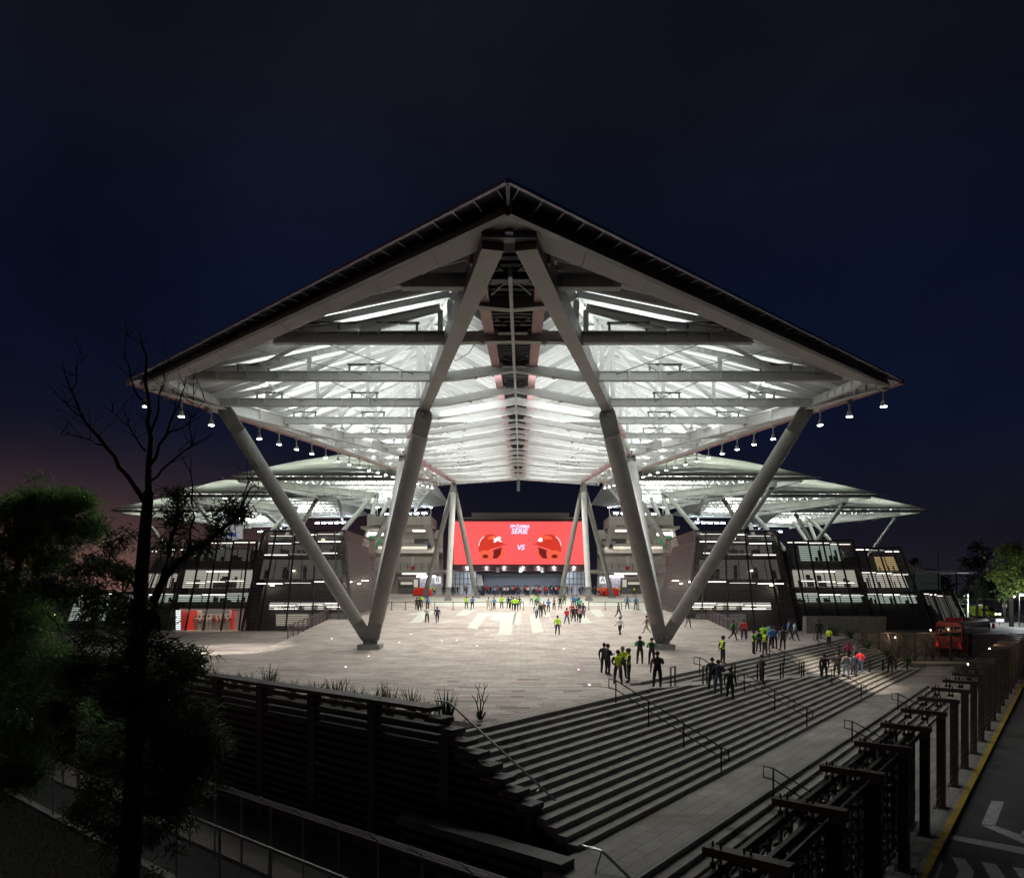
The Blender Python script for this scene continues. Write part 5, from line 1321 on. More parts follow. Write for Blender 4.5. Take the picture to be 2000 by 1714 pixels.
# bus seen from behind
def bus():
    p = Vector((cx(1853, 72.5), 72.5, -2.1)); ang = -R(46)
    Mx = Matrix.Translation(p) @ Matrix.Rotation(ang, 4, 'Z')       # local +y is the way the bus faces
    root = empty('red_bus', p, 'red coach seen from behind with white script lettering on its dark rear window', 'bus')
    BR = mat('bus_red', (.42, .016, .018), .3, noise=.08, nscale=1); BG = mat('bus_glass', (.015, .016, .02), .08)
    W_, L_, H_ = 1.27, 11.5, 3.6
    prof = [(-W_, .35), (-W_, 2.9), (-W_ + .1, 3.3), (-W_ + .4, 3.55), (W_ - .4, 3.55), (W_ - .1, 3.3), (W_, 2.9), (W_, .35)]
    b = MB(); ys_ = [(0, .97), (.25, 1.0), (L_ - .5, 1.0), (L_, .93)]
    rings = [[Mx @ Vector((x * s, y, .35 + (z - .35) * s)) for x, z in prof] for y, s in ys_]
    for r0, r1 in zip(rings, rings[1:]):
        for i in range(len(prof)):
            j = (i + 1) % len(prof); b.face([r0[i], r1[i], r1[j], r0[j]])
    b.face(rings[0][::-1][::-1]); b.face(rings[-1][::-1]); b.build('body', BR, root)
    def lb(name, a, c, m, par=root):
        b = MB(); x0, y0, z0 = a; x1, y1, z1 = c
        b.hexa([Mx @ Vector(v) for v in ((x0, y0, z0), (x1, y0, z0), (x1, y1, z0), (x0, y1, z0), (x0, y0, z1), (x1, y0, z1), (x1, y1, z1), (x0, y1, z1))]); return b.build(name, m, par)
    rw = lb('rear_window', (-1.1, -.04, 2.0), (1.1, .02, 3.0), BG)
    for x in (-1, 1): lb('side_glass', (x * W_ - .015, .6, 1.9), (x * W_ + .015, L_ - .6, 2.95), BG)
    lb('roof_unit', (-.8, 2.0, 3.5), (.8, 4.6, 3.85), BR); lb('bumper', (-1.2, -.12, .4), (1.2, .05, .75), BG)
    lb('engine_door', (-.9, -.03, .9), (.9, .02, 1.8), mat('bus_dark_red', (.28, .012, .014), .4))
    for x in (-1.05, 1.05): lb('tail_light', (x - .1, -.06, .85), (x + .1, .02, 1.5), mat('tail_light', (.5, .02, .02), .3, emit=(1, .05, .03), es=.3))
    for y in (2.4, 8.6):
        for x in (-W_ + .05, W_ - .05):
            b = MB(); c = Mx @ Vector((x - .14, y, .48)); d = Mx @ Vector((x + .14, y, .48)); b.tube([c, d], .48, 16); w = b.build('wheel', BLACKM, root)
            b = MB(); b.tube([c.lerp(d, -.02), c.lerp(d, 1.02)], .26, 12); b.build('rim', PLATE, w)
    lb('mirror', (W_ + .1, L_ - .2, 2.4), (W_ + .35, L_, 3.0), BR)
    tm = Matrix.Rotation(ang, 4, 'Z') @ FACE @ Matrix.Rotation(R(8), 4, 'Z')
    text('Diablos', 'bus_lettering_edge', mat('script_edge', (.75, .73, .7), .5), rw, Mx @ Vector((0, -.07, 2.55)), .72, tm @ Matrix.Scale(1.0, 4), .012, .35)
    text('Diablos', 'bus_lettering', mat('script_red', (.5, .03, .03), .5), rw, Mx @ Vector((.01, -.09, 2.56)), .66, tm, .012, .35)
    text('_______', 'bus_lettering_swash', mat('script_edge', (.75, .73, .7), .5), rw, Mx @ Vector((0, -.07, 2.5)), .3, tm, .012, .35)
bus()
def van(px, py, Y, ang, m, label, hl=False):
    p = Vector((cx(px, Y), Y, cz(py, Y))); Mx = Matrix.Translation(p) @ Matrix.Rotation(ang, 4, 'Z'); root = empty('van', p, label, 'van')
    sec = [(-2.6, .4, 2.2), (-2.5, .35, 2.35), (1.0, .35, 2.4), (1.5, .35, 2.25), (2.2, .35, 1.35), (2.9, .4, 1.1), (3.0, .5, .9)]
    b = MB(); rings = [[Mx @ Vector((x, y, z)) for x, z in ((-.98, z0), (-.98, z0 + (z1 - z0) * .75), (-.85, z1), (.85, z1), (.98, z0 + (z1 - z0) * .75), (.98, z0))] for y, z0, z1 in sec]
    for r0, r1 in zip(rings, rings[1:]):
        for i in range(6): j = (i + 1) % 6; b.face([r0[i], r1[i], r1[j], r0[j]])
    b.face(rings[0]); b.face(rings[-1][::-1]); b.build('body', m, root)
    G = MATS['bus_glass']
    b = MB(); b.face([Mx @ Vector(v) for v in ((-.82, 1.56, 2.2), (.82, 1.56, 2.2), (.88, 2.17, 1.42), (-.88, 2.17, 1.42))][::-1]); b.build('windscreen', G, root)
    for x in (-1, 1):
        b = MB(); b.face([Mx @ Vector((x * .995, y, z)) for y, z in ((.5, 1.4), (2.0, 1.35), (1.5, 1.95), (.5, 1.95))]); b.build('side_window', G, root)
        b = MB(); b.face([Mx @ Vector((x * .6 + d, 3.02, z)) for d, z in ((-.22, .7), (.22, .7), (.22, .95), (-.22, .95))]); b.build('headlight', E_WHITE if hl else WHITE, root)
        for y in (-1.7, 2.0):
            b = MB(); b.tube([Mx @ Vector((x * .98 - .1, y, .36)), Mx @ Vector((x * .98 + .1, y, .36))], .36, 14); w = b.build('wheel', BLACKM, root)
            b = MB(); b.tube([Mx @ Vector((x * .98 - .11, y, .36)), Mx @ Vector((x * .98 + .11, y, .36))], .2, 10); b.build('rim', PLATE, w)
van(1918, 1206, 138, R(-155), mat('van_lime', (.42, .55, .03), .35), 'lime yellow van parked behind the red bus', True)
van(1886, 1199, 158, R(-235), mat('van_white', (.62, .63, .66), .4), 'white van parked behind the lime van')
pt_ = empty('patterned_planter', (cx(1953, 166), 166, -2.1), 'white box planter with a black geometric pattern behind the lime van', 'planter')
for k in range(2):
    xa = cx(1927 + k * 17, 166); boxpart('box', (xa, 166, cz(1199, 166)), (xa + 1.9, 167, cz(1188, 166)), WHITE2, pt_)
    for i in range(4): part('pattern', (xa + .15 + .3 * i, 165.98, cz(1198, 166)), (xa + .4 + .25 * i, 165.98, cz(1189, 166)), .12, .03, BLACKM, pt_)
def street_lamp(px, py, Y, m, e, label, h=None, zb=-2.1, arm=1.2):
    p = ray(px, py, Y); o = empty('street_lamp', (p.x + arm, Y, zb), label, 'street lamp', 'street lamps')
    part('pole', (p.x + arm, Y, zb), (p.x + arm, Y, p.z + .3), .16, .16, WHITE2, o, UT6); part('arm', (p.x + arm, Y, p.z + .3), (p.x, Y, p.z + .2), .09, .09, WHITE2, o)
    part('lamp_head', (p.x - .3, Y, p.z + .15), (p.x + .3, Y, p.z + .15), .35, .14, WHITE2, o); part('lens', (p.x - .25, Y, p.z), (p.x + .25, Y, p.z), .3, .12, m, o)
    light('lamp_light', 'POINT', (p.x, Y, p.z - .2), e, (.9, .95, 1) if m is E_COOL else (1, .75, .45), o, .2)
street_lamp(1881, 1164, 108, E_COOL, 1800, 'white street lamp left of the lime van', arm=.8)
street_lamp(1980, 1165, 108, E_COOL, 900, 'white street lamp behind the patterned planter', arm=.8)
street_lamp(1998, 1161, 90, E_COOL, 1500, 'brightest white street lamp at the right edge', arm=-.5)
street_lamp(104, 1200, 95, E_WARM, 900, 'left one of the pair of warm lamps behind the left tree', zb=0, arm=.4)
street_lamp(135, 1198, 95, E_WARM, 900, 'right one of the pair of warm lamps behind the left tree', zb=0, arm=.4)
lowb = empty('depot_building', (cx(1935, 175), 175, -2.1), 'low grey depot building behind the vans on the right', 'building')
boxpart('wall', (cx(1890, 175), 175, -2.1), (cx(2080, 175), 181, cz(1172, 175)), CONCD, lowb); boxpart('roof', (cx(1886, 175), 174.4, cz(1172, 175)), (cx(2084, 175), 182, cz(1169, 175)), CONC, lowb)
for px in (1910, 1958): boxpart('window', (cx(px, 175), 174.9, cz(1185, 175)), (cx(px + 8, 175), 174.98, cz(1180, 175)), E_WIN, lowb)
yw = empty('yard_wall', (cx(1935, 95), 95, -2.1), 'low pale wall with a picket rail beyond the red bus', 'wall')
boxpart('base', (cx(1880, 95), 95, -2.1), (cx(2060, 95), 95.4, cz(1215, 95)), CONC2, yw)
for k in range(60): part('picket', (lerp(cx(1880, 94.9), cx(2060, 94.9), k / 59), 94.9, cz(1216, 95)), (lerp(cx(1880, 94.9), cx(2060, 94.9), k / 59), 94.9, cz(1207, 95)), .05, .05, BLACKM, yw)
part('picket_rail', (cx(1880, 94.9), 94.9, cz(1207.5, 95)), (cx(2060, 94.9), 94.9, cz(1207.5, 95)), .06, .06, BLACKM, yw)
sg = empty('yard_sign', (cx(1955, 93), 93, -2.1), 'small white sign board on the picket fence right of the lime van', 'sign')
boxpart('board', (cx(1944, 93), 92.9, cz(1214, 93)), (cx(1960, 93), 92.95, cz(1208, 93)), mat('sign_white', (.7, .7, .68), .5, emit=(1, 1, .95), es=.12), sg)
part('post', (cx(1952, 93), 92.98, -2.1), (cx(1952, 93), 92.98, cz(1208, 93)), .08, .05, BLACKM, sg)
for i, (px, py, Y, lab) in enumerate(((1932, 1266, 60, 'small warm lamp on the railing by the far gate posts'), (1890, 1296, 55, 'small warm lamp on the handrail below the lattice screen'), (1748, 1244, 68.5, 'small warm lamp on the lattice screen left of the bus'), (1817, 1230, 68.6, 'small warm lamp at the left edge of the bus'))):
    p = ray(px, py, Y); o = empty('marker_lamp', (p.x, Y, p.z - 1), lab, 'lamp', 'small marker lamps')
    light('bulb_light', 'POINT', p - Vector((0, .3, -.05)), 45, (1, .75, .45), o, .05); part('stem', p - Vector((0, 0, 1.0)), p, .04, .04, BLACKM, o); part('bulb', p - Vector((0, .05, .035)), p - Vector((0, .05, -.035)), .08, .08, E_WARM, o, UT6)
# thin mast far right
ms = empty('radio_mast', (cx(1832, 260), 260, -2), 'very thin dark mast on the right skyline', 'mast'); part('pole', (cx(1832, 260), 260, -2), (cx(1832, 260), 260, cz(1075, 260)), .14, .14, BLACKM, ms)
part('cross_arm', (cx(1830, 260), 260, cz(1082, 260)), (cx(1834, 260), 260, cz(1082, 260)), .2, .2, BLACKM, ms)
# scaffold tower with white sheet on the left roof, sign box on the right roof
sc = empty('scaffold_tower', (cx(455, 98), 98, 10.4), 'small white scaffold tower with a sheet and screen on the left building roof', 'scaffold')
x0, x1 = cx(440, 98), cx(474, 98)
boxpart('sheet', (x0, 97.8, cz(1052, 98)), (x1, 97.9, cz(1027, 98)), mat('white_sheet', (.7, .7, .68), .8, emit=(1, 1, 1), es=.25), sc); boxpart('picture', (cx(448, 98), 97.7, cz(1048, 98)), (cx(463, 98), 97.78, cz(1041, 98)), mat('blue_picture', (.1, .15, .5), .5, emit=(.15, .25, .8), es=.3), sc)
for k in range(5):
    x = lerp(x0, x1, k / 4); part('pole', (x, 98, 9.4), (x, 98, cz(1005, 98)), .1, .1, WHITE2, sc)
    part('brace', (x0, 98, cz(1008 + k * 5, 98)), (x1, 98, cz(1010 + k * 4, 98)), .06, .06, WHITE2, sc)

# ------------------------------------------------------------------ PEOPLE
def body_mesh(name, pose):
    """one continuous skinned figure, 1.75 m, facing -y; slots: skin, torso, sleeves, trousers, shoes, hair, dark"""
    V, E, Rd, tag = [], [], [], []
    def v(p, r, t, par=None):
        V.append(Vector(p)); Rd.append(r); tag.append(t)
        if par is not None: E.append((par, len(V) - 1))
        return len(V) - 1
    pel = v((0, .01, .97), (.155, .115), 'T'); sp = v((0, .0, 1.13), (.145, .105), 'S', pel); ch = v((0, .0, 1.32), (.175, .12), 'S', sp)
    nb = v((0, .01, 1.46), (.085, .075), 'S', ch); nk = v((0, 0, 1.53), (.055, .058), 'K', nb); hd_ = v((0, -.01, 1.62), (.07, .08), 'K', nk)
    for sx in (-1, 1):
        sh = v((sx * .185, .0, 1.405), (.075, .075), 'A', ch)
        el_, wr = pose['arm'][0 if sx < 0 else 1]
        el = v((sx * el_[0], el_[1], el_[2]), (.048, .05), 'A', sh); w = v((sx * wr[0], wr[1], wr[2]), (.034, .03), 'A', el)
        fd = (Vector((sx * wr[0], wr[1], wr[2])) - Vector((sx * el_[0], el_[1], el_[2]))).normalized()
        pm_p = V[w] + fd * .075; pm = v(pm_p, (.04, .024), 'K', w)
        sd = fd.cross(Vector((0, 1, .2))).normalized()
        for k in range(4):
            o = sd * (.03 - .02 * k); ln_ = (.07, .085, .08, .06)[k]
            f1 = v(pm_p + fd * .045 + o, (.010, .010), 'K', pm); v(pm_p + fd * (.045 + ln_ * .8) + o + Vector((0, -.018, 0)), (.008, .008), 'K', f1)
        th = v(V[w] + fd * .045 + sd * .045 + Vector((0, -.015, 0)), (.011, .011), 'K', pm); v(V[w] + fd * .095 + sd * .06 + Vector((0, -.03, 0)), (.009, .009), 'K', th)
        kn_, an_, ft = pose['leg'][0 if sx < 0 else 1]
        hp = v((sx * .095, .01, .90), (.10, .105), 'T', pel)
        kn = v((sx * kn_[0], kn_[1], kn_[2]), (.066, .068), 'T', hp); an = v((sx * an_[0], an_[1], an_[2]), (.048, .05), 'T', kn)
        to = v((sx * (an_[0] + .02), an_[1] - .15 * ft, max(.035, an_[2] - .055)), (.045, .032), 'F', an)
    me = bpy.data.meshes.new('skel'); me.from_pydata(V, E, [])
    ob = bpy.data.objects.new('skel', me); col.objects.link(ob)
    md = ob.modifiers.new('skin', 'SKIN'); md.use_smooth_shade = True; md.branch_smoothing = .6
    sb_ = ob.modifiers.new('sub', 'SUBSURF'); sb_.levels = 1; sb_.render_levels = 1
    sk = me.skin_vertices[0].data
    for i, r in enumerate(Rd): sk[i].radius = r; sk[i].use_root = (i == 0)
    dg = bpy.context.evaluated_depsgraph_get(); dg.update()
    out = bpy.data.meshes.new_from_object(ob.evaluated_get(dg)); out.name = name
    col.objects.unlink(ob); bpy.data.objects.remove(ob)
    segs = [(V[a], V[c], tag[c]) for a, c in E]
    ix = {'K': 0, 'S': 1, 'A': 2, 'T': 3, 'F': 4}
    mi = []
    for p in out.polygons:
        c = p.center; best = None
        for a, q, t in segs:
            d = q - a; f = max(0, min(1, (c - a).dot(d) / max(1e-6, d.length_squared))); dd = (a + d * f - c).length
            if best is None or dd < best[0]: best = (dd, t)
        t = best[1]
        if t == 'T' and c.z > .98: t = 'S'
        if t == 'S' and c.z < .93: t = 'T'
        if t == 'A' and abs(c.x) < .15 and c.z > 1.2: t = 'S'
        if t == 'T' and c.z < .09: t = 'F'
        mi.append(ix[t])
    bm = bmesh.new(); bm.from_mesh(out)
    # head with brow, nose, chin, ears and hair
    r = bmesh.ops.create_uvsphere(bm, u_segments=14, v_segments=12, radius=1)
    hv = r['verts']
    for w in hv:
        x, y, z = w.co
        w.co = Vector((x * .078 * (1 - .18 * max(0, -z)), y * .098 - .012 - (.012 if (z < -.3 and y < -.3) else 0), z * .122 + 1.645))
        if y < -.85 and abs(x) < .3 and -.35 < z < .15: w.co.y -= .026
        if abs(x) > .93 and abs(z) < .3: w.co.x *= 1.16
        if z > .1 or (y > .2 and z > -.45): w.co = Vector((w.co.x * 1.07, w.co.y + (.008 if y > 0 else 0), 1.645 + (w.co.z - 1.645) * 1.06))
    hf = set(f for w in hv for f in w.link_faces)
    bm.faces.ensure_lookup_table(); hidx = {}
    for f in hf:
        c = f.calc_center_median(); z = (c.z - 1.645) / .122; y = (c.y + .012) / .098
        k = 0
        if z > .55 or (y > -.1 and z > -.15) or (y > .25 and z > -.5): k = 5
        elif y < -.7 and .0 < z < .2 and .2 < abs(c.x) / .078 < .55: k = 6
        elif y < -.75 and -.62 < z < -.5 and abs(c.x) < .03: k = 6
        hidx[f.index] = k; f.smooth = True
    bm.faces.index_update(); n0 = len(mi)
    fl = list(bm.faces); kinds = mi + [hidx.get(f.index, 0) for f in fl[n0:]]
    # index of head faces may be unset before index_update: recompute by position
    for i, f in enumerate(fl):
        if i >= n0:
            c = f.calc_center_median(); z = (c.z - 1.645) / .122; y = (c.y + .012) / .098; k = 0
            if z > .55 or (y > -.1 and z > -.15) or (y > .25 and z > -.5): k = 5
            elif y < -.7 and .0 < z < .2 and .2 < abs(c.x) / .078 < .55: k = 6
            elif y < -.75 and -.62 < z < -.5 and abs(c.x) < .03: k = 6
            kinds[i] = k
    bm.to_mesh(out); bm.free()
    out.materials.clear()
    for i in range(7): out.materials.append(None)
    out.polygons.foreach_set('material_index', kinds); out.polygons.foreach_set('use_smooth', [True] * len(out.polygons)); out.update()
    return out
SL = ((.115, .0, .5), (.12, .02, .085), 1)
POSES = {
    'stand': dict(arm=[((.25, .03, 1.13), (.25, -.05, .88))] * 2, leg=[SL, ((.12, -.02, .5), (.15, -.02, .085), 1)]),
    'behind': dict(arm=[((.27, .09, 1.14), (.07, .19, .95))] * 2, leg=[((.13, 0, .5), (.16, .02, .085), 1)] * 2),
    'folded': dict(arm=[((.25, -.03, 1.14), (.02, -.22, 1.17))] * 2, leg=[SL, ((.12, -.02, .5), (.14, .0, .085), 1)]),
    'walk': dict(arm=[((.24, .12, 1.16), (.23, .16, .93)), ((.23, -.08, 1.16), (.22, -.26, 1.0))], leg=[((.10, -.17, .53), (.10, -.26, .10), 1), ((.10, .08, .50), (.10, .36, .17), .6)]),
    'hips': dict(arm=[((.38, .05, 1.17), (.19, -.04, 1.0))] * 2, leg=[((.15, 0, .5), (.2, .02, .085), 1)] * 2),
    'phone': dict(arm=[((.24, -.06, 1.14), (.10, -.28, 1.25)), ((.25, .03, 1.13), (.25, -.05, .88))], leg=[SL, ((.12, -.05, .5), (.14, -.06, .085), 1)]),
}
PM = {k: body_mesh('person_' + k, p) for k, p in POSES.items()}
capb = MB()
for k in range(10):
    a0, a1 = k / 10 * 6.2832, (k + 1) / 10 * 6.2832
    for (r0, z0), (r1, z1) in (((.09, 1.67), (.085, 1.73)), ((.085, 1.73), (.05, 1.775)), ((.05, 1.775), (0, 1.785))):
        q = [(r0 * math.cos(a0), r0 * 1.15 * math.sin(a0) - .01, z0), (r0 * math.cos(a1), r0 * 1.15 * math.sin(a1) - .01, z0), (r1 * math.cos(a1), r1 * 1.15 * math.sin(a1) - .01, z1), (r1 * math.cos(a0), r1 * 1.15 * math.sin(a0) - .01, z1)]
        capb.face(q if r1 > 0 else q[:3])
capb.hexa([(-.07, -.10, 1.675), (.07, -.10, 1.675), (.05, -.19, 1.668), (-.05, -.19, 1.668), (-.07, -.10, 1.687), (.07, -.10, 1.687), (.05, -.19, 1.68), (-.05, -.19, 1.68)])
CAP = capb.mesh('cap')
CM = {}
def cloth(n, c, rough=.8):
    if n not in CM: CM[n] = mat('cloth_' + n, c, rough)
    return CM[n]
COL = dict(black=(.012, .012, .014), dark=(.022, .022, .027), navy=(.018, .024, .06), blue=(.04, .16, .42), sky=(.12, .38, .55), lime=(.42, .78, .02), vest=(.55, .80, .02), green=(.05, .45, .10), red=(.50, .025, .03), white=(.62, .62, .62),
           grey=(.16, .16, .17), cream=(.48, .45, .36), brown=(.16, .10, .07), maroon=(.16, .03, .04), jeans=(.05, .075, .14), pink=(.65, .05, .22), orange=(.75, .20, .05), olive=(.08, .085, .05), khaki=(.26, .20, .12), rose=(.5, .2, .22))
for k_, c_ in COL.items(): cloth(k_, c_)
cloth('shoe', (.012, .012, .012)); cloth('hair', (.012, .01, .009)); cloth('eye', (.02, .015, .012))
SKIN = [cloth('skin_tan', (.34, .19, .12), .6), cloth('skin_brown', (.22, .12, .075), .6)]
prng = random.Random(99)
def person(p, face, top, sleeve, legs, pose, label, group=None, cap=None, h=None, name='person'):
    """face: direction the figure looks at, degrees, 0 = towards the camera, 90 = to the right of the picture"""
    h = h or prng.uniform(.955, 1.02)
    mw = Matrix.Translation(p) @ Matrix.Rotation(R(face), 4, 'Z') @ Matrix.Diagonal((h * 1.2, h * 1.2, h, 1))
    sk = prng.choice(SKIN)
    o = link(name, PM[pose], mw, None, [sk, CM[top], CM[sleeve], CM[legs], CM['shoe'], CM['hair'], CM['eye']])
    setp(o, label, 'person' if name == 'person' else name, group)
    if cap: link('cap', CAP, mw, o, CM[cap])
    return o
def PZ(px, py): 
    q = onplaza(px, py); return Vector((q.x, q.y, plaza_z(q.y) + .005))
def on_steps(px, py):
    """foot point on the stairs: walk down the surfaces until the pixel fits"""
    best = None
    for i in range(900):
        Y = 26 + i * .05; X = (px - VX) / F * Y; z = HC - (py - VY) / F * Y
        rel = Vector((X, Y)) - P0; s, t = rel.dot(D1), rel.dot(E1)
        if t < -1.5 or (s < 11 and t < 0): zs = 0.0
        elif s > 11 and (t + .1) < (s - 11) * K and (t + 1.5) > (s - 11) * K: zs = zr(min(s, 55))
        elif s > 11 and (t + 1.5) <= (s - 11) * K: zs = -min(N, math.floor((t + 1.5) / TR) + 1) * RI
        elif t < T_W0 - TR: zs = -(math.floor(t / TR) + 1) * RI
        else: zs = Z_W
        d = abs(z - zs)
        if best is None or d < best[0]: best = (d, Vector((X, Y, zs + .004)))
    return best[1]
A = person
A(PZ(1180, 1315), 150, 'black', 'black', 'black', 'stand', 'man in black, left and taller of the two standing left of the lime vests')
A(PZ(1187, 1319), 120, 'black', 'black', 'black', 'folded', 'man in a black suit, right of the pair left of the lime vests')
A(PZ(1207, 1336), 180, 'vest', 'dark', 'dark', 'behind', 'guard in a lime vest with hands clasped behind, back turned, nearest of three', cap='dark')
A(PZ(1216, 1325), 10, 'vest', 'vest', 'dark', 'stand', 'guard in lime half hidden between two other lime vests', cap='brown')
A(PZ(1228, 1333), 270, 'vest', 'dark', 'dark', 'folded', 'guard in a lime vest and dark cap facing left, right of three', cap='dark')
A(PZ(1250, 1296.5), 185, 'dark', 'green', 'black', 'folded', 'person in black vest with green sleeves, back turned, left of two by the leg')
A(PZ(1273, 1298), 175, 'dark', 'green', 'black', 'folded', 'person in black vest with green sleeves right beside the right leg base')
A(PZ(1284, 1343), 178, 'black', 'maroon', 'black', 'phone', 'person in black vest with maroon sleeves standing at the stair edge')
A(PZ(1412, 1296), 100, 'vest', 'dark', 'black', 'behind', 'lone guard in a lime vest and cap standing at the stair edge, hands behind', cap='black')
A(on_steps(1391, 1350), 170, 'black', 'black', 'black', 'stand', 'man in black, left and rearmost of three on the foreground stairs')
A(on_steps(1403, 1357), 165, 'navy', 'navy', 'jeans', 'folded', 'man in navy jacket and jeans, middle of three on the foreground stairs')
A(on_steps(1426, 1363), 150, 'black', 'black', 'black', 'stand', 'man in a black suit, right of three on the foreground stairs')
A(PZ(1472, 1277), 60, 'vest', 'dark', 'dark', 'folded', 'guard in a lime vest stepping right, left of the lime group by the handrail')
A(PZ(1482, 1273), 200, 'dark', 'green', 'dark', 'stand', 'person in dark clothes with a green top between two lime vests')
A(PZ(1494, 1278), 110, 'vest', 'dark', 'dark', 'behind', 'guard in a lime vest, back half turned, right of the lime group')
A(PZ(1491, 1262), 170, 'lime', 'lime', 'dark', 'stand', 'person in a bright lime jacket behind the lime vests by the handrail')
A(PZ(1507, 1267), 190, 'blue', 'blue', 'black', 'stand', 'person in a blue jacket right of the lime vests by the handrail')
A(PZ(1502, 1259), 170, 'sky', 'sky', 'dark', 'stand', 'person in a pale blue top behind the blue jacket by the handrail')
A(PZ(1513, 1266), 150, 'navy', 'navy', 'black', 'stand', 'person in navy just right of the blue jacket by the handrail')
A(PZ(1529, 1269), 185, 'dark', 'grey', 'dark', 'stand', 'officer in dark uniform with grey sleeves alone right of the blue jacket')
A(PZ(1432, 1250), 60, 'dark', 'green', 'black', 'walk', 'person with green shoulders walking right near the right railing')
A(PZ(1453, 1249), 170, 'red', 'red', 'navy', 'stand', 'person in a red top by the right railing')
A(PZ(1541, 1251), 100, 'blue', 'navy', 'dark', 'walk', 'person in blue walking right, left of a pair near the concrete wall')
A(PZ(1552, 1251), 95, 'white', 'sky', 'jeans', 'walk', 'person in white top and jeans walking near the concrete wall')
A(PZ(1600, 1249), 175, 'black', 'black', 'black', 'stand', 'person in black standing in front of the concrete wall')
A(on_steps(1619, 1262), 120, 'vest', 'vest', 'dark', 'folded', 'lone guard in a lime vest at the top of the far stairs')
A(on_steps(1488, 1333), 100, 'dark', 'dark', 'black', 'folded', 'person in dark clothes leaning by the ramp hoops below the lime group')
A(on_steps(1610, 1326), 170, 'black', 'black', 'black', 'stand', 'man in a black jacket alone on the ramp, left of the dark group')
A(on_steps(1634, 1322), 185, 'dark', 'dark', 'dark', 'folded', 'broad man in dark jacket, left of the group on the lit ramp')
A(on_steps(1653, 1322), 170, 'dark', 'grey', 'jeans', 'stand', 'person in dark jacket and jeans, middle of the group on the lit ramp')
A(on_steps(1668, 1320), 180, 'navy', 'navy', 'dark', 'stand', 'person in navy jacket, right of the group on the lit ramp')
A(on_steps(1680, 1313), 175, 'red', 'red', 'jeans', 'stand', 'person in a bright red top and jeans behind the group on the ramp')
A(on_steps(1657, 1292), 10, 'pink', 'pink', 'dark', 'walk', 'person in a bright pink top and pink cap on the far stairs', cap='pink')
A(on_steps(1670, 1294), 20, 'white', 'rose', 'dark', 'walk', 'person in white and rose on the far stairs beside the pink top')
A(on_steps(1739, 1314), 175, 'black', 'black', 'black', 'stand', 'person in black at the foot of the ramp near the lattice screen')
A(st(56, 13.0, Z_ROAD + .004), 160, 'blue', 'blue', 'dark', 'stand', 'person in a bright blue jacket beside the road at the right edge')
A(PZ(1089, 1239), 175, 'lime', 'lime', 'black', 'stand', 'lone person in a lime jacket standing mid plaza with back turned')
A(PZ(1107, 1219), 150, 'red', 'red', 'jeans', 'walk', 'person in a red top and jeans walking, left of the red and black group')
A(PZ(1120, 1214), 160, 'black', 'black', 'black', 'walk', 'person in black at the front left of the red and black group')
A(PZ(1126, 1213), 180, 'black', 'dark', 'black', 'stand', 'person in black in the middle of the red and black group')
A(PZ(1133, 1216), 200, 'rose', 'brown', 'black', 'walk', 'person in rose top and black trousers at the right of the red and black group')
A(PZ(1117, 1206), 170, 'red', 'red', 'brown', 'stand', 'person in red at the back of the red and black group')
A(PZ(1139, 1207), 190, 'navy', 'brown', 'jeans', 'stand', 'person in navy and jeans at the right back of the red and black group')
A(PZ(1048, 1208), 10, 'white', 'dark', 'jeans', 'walk', 'person in an open dark jacket over a white shirt walking towards the camera')
A(PZ(1056, 1206), 0, 'dark', 'dark', 'jeans', 'walk', 'person in dark grey right beside the open dark jacket')
A(PZ(1062, 1203), 340, 'brown', 'dark', 'dark', 'walk', 'person in brown just right of the open dark jacket pair')
A(PZ(1071, 1195), 170, 'blue', 'blue', 'black', 'folded', 'person in a blue jacket standing alone behind the belt line, mid plaza')
A(PZ(1082, 1191), 30, 'rose', 'white', 'dark', 'stand', 'person in a rose and white top right of the lone blue jacket')
A(PZ(1094, 1189), 180, 'black', 'black', 'black', 'stand', 'person in black left of the olive jacket behind the belt line')
A(PZ(1102, 1181), 180, 'olive', 'olive', 'dark', 'stand', 'person in an olive jacket behind the belt line')
for px, py, tp_, sl, lg, lab in ((1119, 1186, 'blue', 'blue', 'dark', 'person in blue, leftmost behind the red and black group'), (1126, 1184, 'sky', 'grey', 'dark', 'person in pale blue behind the red and black group'), (1129, 1190, 'navy', 'blue', 'dark', 'person in navy with blue sleeves behind the red and black group'), (1132, 1194, 'green', 'blue', 'dark', 'person with a green collar at the right behind the red and black group')):
    A(PZ(px, py), 185, tp_, sl, lg, 'stand', lab)
A(PZ(1225, 1190), 180, 'blue', 'green', 'black', 'hips', 'person in a blue vest with green sleeves, hands on hips, at the right belt line')
A(PZ(1242, 1190), 175, 'blue', 'blue', 'black', 'folded', 'person in a blue top right of the hands-on-hips figure')
A(PZ(1211, 1241), 200, 'white', 'white', 'black', 'walk', 'man in a white shirt and black trousers walking on the right plaza')
A(PZ(1208, 1206), 120, 'dark', 'grey', 'black', 'walk', 'person in dark clothes striding left of the two blue tops')
A(PZ(1263, 1237), 250, 'maroon', 'khaki', 'khaki', 'walk', 'person in khaki walking behind the right inner leg')
A(PZ(1344, 1226), 140, 'black', 'black', 'grey', 'walk', 'person in black top and grey trousers walking right of the right leg')
A(PZ(1301, 1182), 160, 'black', 'black', 'black', 'stand', 'person in black by the right railing near the louvered wall')
A(PZ(1326, 1186), 20, 'dark', 'rose', 'black', 'phone', 'person in dark top by the right railing raising a hand')
A(PZ(834, 1216), 0, 'white', 'white', 'black', 'folded', 'man in a white shirt walking beside a navy jacket on the left plaza')
A(PZ(854, 1217), 10, 'navy', 'navy', 'navy', 'walk', 'person in navy jacket walking beside the white shirt on the left plaza')
